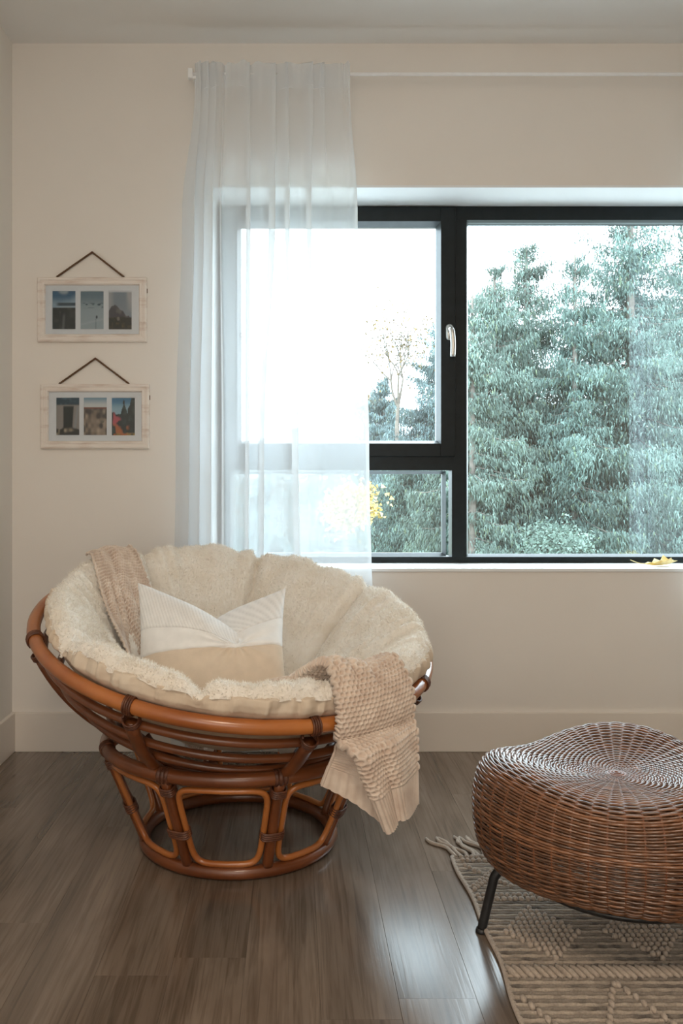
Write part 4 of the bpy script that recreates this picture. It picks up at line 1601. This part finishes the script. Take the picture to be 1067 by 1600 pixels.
def conifer(name, label, xp, yp, d, wide, n, col, zlow=-3.2, size=1.0, ragged=1.0, top_pow=0.72):
    n = int(n * 2.5)
    apex = px(xp, yp, d)
    Hh = apex.z - (-4.2)
    base = np.array([apex.x, apex.y, -4.2])
    t = thing(name, label, 'tree', tuple(base), 'conifers outside the window')
    obj('trunk', tube(np.linspace(base, np.array(apex), 20), np.linspace(.24, .015, 20) * wide / 3 + .02, 7), M['bark'], t)
    # boughs
    f0 = (zlow + 4.2) / Hh
    nb = int(230 * wide / 2.2)
    fb = f0 + (1 - f0) * RNG.random(nb) ** 1.0
    fb = np.clip(fb, f0, .985)
    az = RNG.random(nb) * 2 * PI
    ln_ = wide * (1 - fb) ** top_pow * (1 - f0) ** (1 - top_pow) * (1 + ragged * .35 * RNG.normal(0, 1, nb).clip(-1.2, 1.2)) + .12
    per = np.maximum(2, (n * ln_ * (0.4 + ln_) / (ln_ * (0.4 + ln_)).sum()).astype(int))
    PP, DD, WW, LL, TT = [], [], [], [], []
    bpaths = []
    for k in range(nb):
        m = per[k]
        s = RNG.random(m) ** 0.7
        out_ = np.array([math.cos(az[k]), math.sin(az[k]), 0])
        z0_ = -4.2 + Hh * fb[k]
        drop = (0.45 - .75 * float(sstep(fb[k], .60, 1.0))) * ln_[k]
        path = lambda q_: base[None] * np.array([1, 1, 0]) + out_[None] * (ln_[k] * q_)[:, None] + np.stack([0 * q_, 0 * q_, z0_ + ln_[k] * .10 * q_ - drop * q_ ** 1.6 + .28 * ln_[k] * q_ ** 5], 1)
        P = path(s)
        hang = RNG.exponential(.16, m) * (0.35 + ln_[k] * .30)
        sd = np.array([-out_[1], out_[0], 0])
        spread = RNG.normal(0, 1, m) * (.10 + .16 * ln_[k] * s * (1.15 - s))
        P = P + sd * spread[:, None] - np.stack([0 * s, 0 * s, hang * (0.4 + s)], 1) + RNG.normal(0, .03, (m, 3))
        D = out_[None] * RNG.uniform(-.1, .45, m)[:, None] + sd[None] * RNG.normal(0, .30, m)[:, None] + np.array([0, 0, -1.0])[None] * RNG.uniform(.45, 1.3, m)[:, None]
        if fb[k] > .95:
            D = D * np.array([1, 1, -.8])
        D /= np.linalg.norm(D, axis=1)[:, None]
        PP.append(P)
        DD.append(D)
        WW.append(RNG.uniform(.018, .042, m) * size)
        LL.append(RNG.uniform(.07, .17, m) * size)
        TT.append(np.full(m, RNG.uniform(.75, 1.25)))
        if ln_[k] > .3:
            bpaths.append(tube(path(np.linspace(0, .9, 6)), np.linspace(.022, .006, 6), 4, caps=False))
    P, D, Wd, L_, T = map(np.concatenate, (PP, DD, WW, LL, TT))
    Vt = tris_from(P, D, Wd, L_)
    cc_ = np.array(col)[None] * (T * RNG.uniform(.70, 1.35, len(T)))[:, None]
    yel = RNG.random(len(T)) < .05
    cc_[yel] = cc_[yel] * np.array([1.35, 1.2, .85])
    obj('foliage', (Vt, np.arange(len(Vt)).reshape(-1, 3)), M['foliage'], t, False, cols=np.repeat(cc_, 3, 0), kind='stuff')
    obj('boughs', join(bpaths), M['bark'], t, kind='stuff')
    return t


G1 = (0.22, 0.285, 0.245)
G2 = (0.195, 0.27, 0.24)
G3 = (0.26, 0.34, 0.35)  # paler and bluer for far trees: distance haze put into the colour
conifer('conifer_tree', 'pointed conifer whose whole tip shows in the left part of the large pane', 822, 383, 24, 3.1, 84000, G1)
conifer('conifer_tree', 'shorter green conifer next to the mullion in the large pane', 772, 418, 22.5, 2.3, 58000, G1, ragged=1.3)
conifer('conifer_tree', 'lowest conifer right against the mullion in the large pane', 738, 462, 21, 1.7, 36000, G1, ragged=1.3)
conifer('conifer_tree', 'tallest conifer, centre right of the large pane, its top cut off', 985, 262, 23, 3.6, 125000, G2)
conifer('conifer_tree', 'slim conifer between the pointed one and the tallest one', 898, 398, 21.5, 1.7, 42000, G2, ragged=1.3)
conifer('conifer_tree', 'conifer at the far right of the large pane beyond the curtain reflection', 1088, 330, 25, 3.4, 84000, G2)
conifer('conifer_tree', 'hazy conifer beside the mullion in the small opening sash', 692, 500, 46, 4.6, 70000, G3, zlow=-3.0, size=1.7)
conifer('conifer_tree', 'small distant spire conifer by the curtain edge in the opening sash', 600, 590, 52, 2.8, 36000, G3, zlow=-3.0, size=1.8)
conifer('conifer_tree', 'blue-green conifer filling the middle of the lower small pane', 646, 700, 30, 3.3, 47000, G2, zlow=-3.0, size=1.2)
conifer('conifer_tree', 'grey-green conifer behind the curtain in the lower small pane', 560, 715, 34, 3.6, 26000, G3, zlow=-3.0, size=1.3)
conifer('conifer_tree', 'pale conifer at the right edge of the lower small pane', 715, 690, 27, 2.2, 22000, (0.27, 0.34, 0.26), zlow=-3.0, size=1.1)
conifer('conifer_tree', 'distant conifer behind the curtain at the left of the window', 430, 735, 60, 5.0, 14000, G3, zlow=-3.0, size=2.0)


def leafy(name, label, xp, yp, d, rad, n, col, size, bare=False):
    c = px(xp, yp, d)
    base = np.array([c.x, c.y, -4.2])
    t = thing(name, label, 'tree' if 'tree' in name else 'shrub', tuple(base))
    br = []
    Hh = c.z - base[2]
    rnd = random.Random(int(xp))
    tips = []

    def grow(p, dr, ln__, r_, depth):
        q_ = p + dr * ln__
        mid_ = (p + q_) / 2 + np.array([rnd.uniform(-1, 1), rnd.uniform(-1, 1), 0]) * ln__ * .06
        br.append(tube(spline([p, mid_, q_], 5), np.linspace(r_, r_ * .62, 5) * (1.5 if bare else 1), 5, caps=False))
        if depth == 0:
            tips.append(q_)
            return
        for _ in range(3 if depth > 1 else 4):
            nd = dr + np.array([rnd.gauss(0, .42), rnd.gauss(0, .42), rnd.uniform(0, .35)])
            nd /= np.linalg.norm(nd)
            grow(q_, nd, ln__ * rnd.uniform(.55, .78), r_ * .6, depth - 1)
    br.append(tube(np.linspace(base, base + np.array([0, 0, Hh - rad * .75]), 5), np.linspace(.14, .09, 5), 6, caps=False))
    grow(base + np.array([0, 0, Hh - rad * .80]), np.array([0, 0, 1.0]), rad * .45, .09, 5)
    obj('branches', join(br), M['bark'], t, kind='stuff')
    if n:
        tp_ = np.array(tips)
        P = tp_[RNG.integers(0, len(tp_), n)] + RNG.normal(0, rad * .16, (n, 3))
        D = RNG.normal(0, 1, (n, 3))
        D /= np.linalg.norm(D, axis=1)[:, None]
        Vt = tris_from(P, D, RNG.uniform(.06, .12, n) * size, RNG.uniform(.08, .16, n) * size)
        cc_ = np.array(col)[None] * RNG.uniform(.7, 1.3, n)[:, None]
        obj('foliage', (Vt, np.arange(len(Vt)).reshape(-1, 3)), M['foliage'], t, False, cols=np.repeat(cc_, 3, 0), kind='stuff')
    return t


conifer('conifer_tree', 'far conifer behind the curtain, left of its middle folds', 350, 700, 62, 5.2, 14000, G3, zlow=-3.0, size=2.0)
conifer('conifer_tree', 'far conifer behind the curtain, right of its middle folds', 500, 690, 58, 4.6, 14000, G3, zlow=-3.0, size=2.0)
leafy('bare_tree', 'bare grey tree with forking branches in the opening sash', 622, 585, 44, 4.8, 900, (.40, .26, .12), 1.2, True)
leafy('autumn_tree', 'tree with orange leaves by the curtain edge in the opening sash', 570, 650, 55, 2.2, 3500, (.75, .52, .32), 1.5)
leafy('yellow_shrub', 'bright yellow shrub by the curtain edge in the lower small pane', 540, 815, 19, 1.25, 2200, (.95, .62, .22), .9)
leafy('green_shrub', 'pale green shrub at the foot of the conifers in the large pane', 855, 884, 17, 1.3, 6000, (.22, .29, .24), .6)
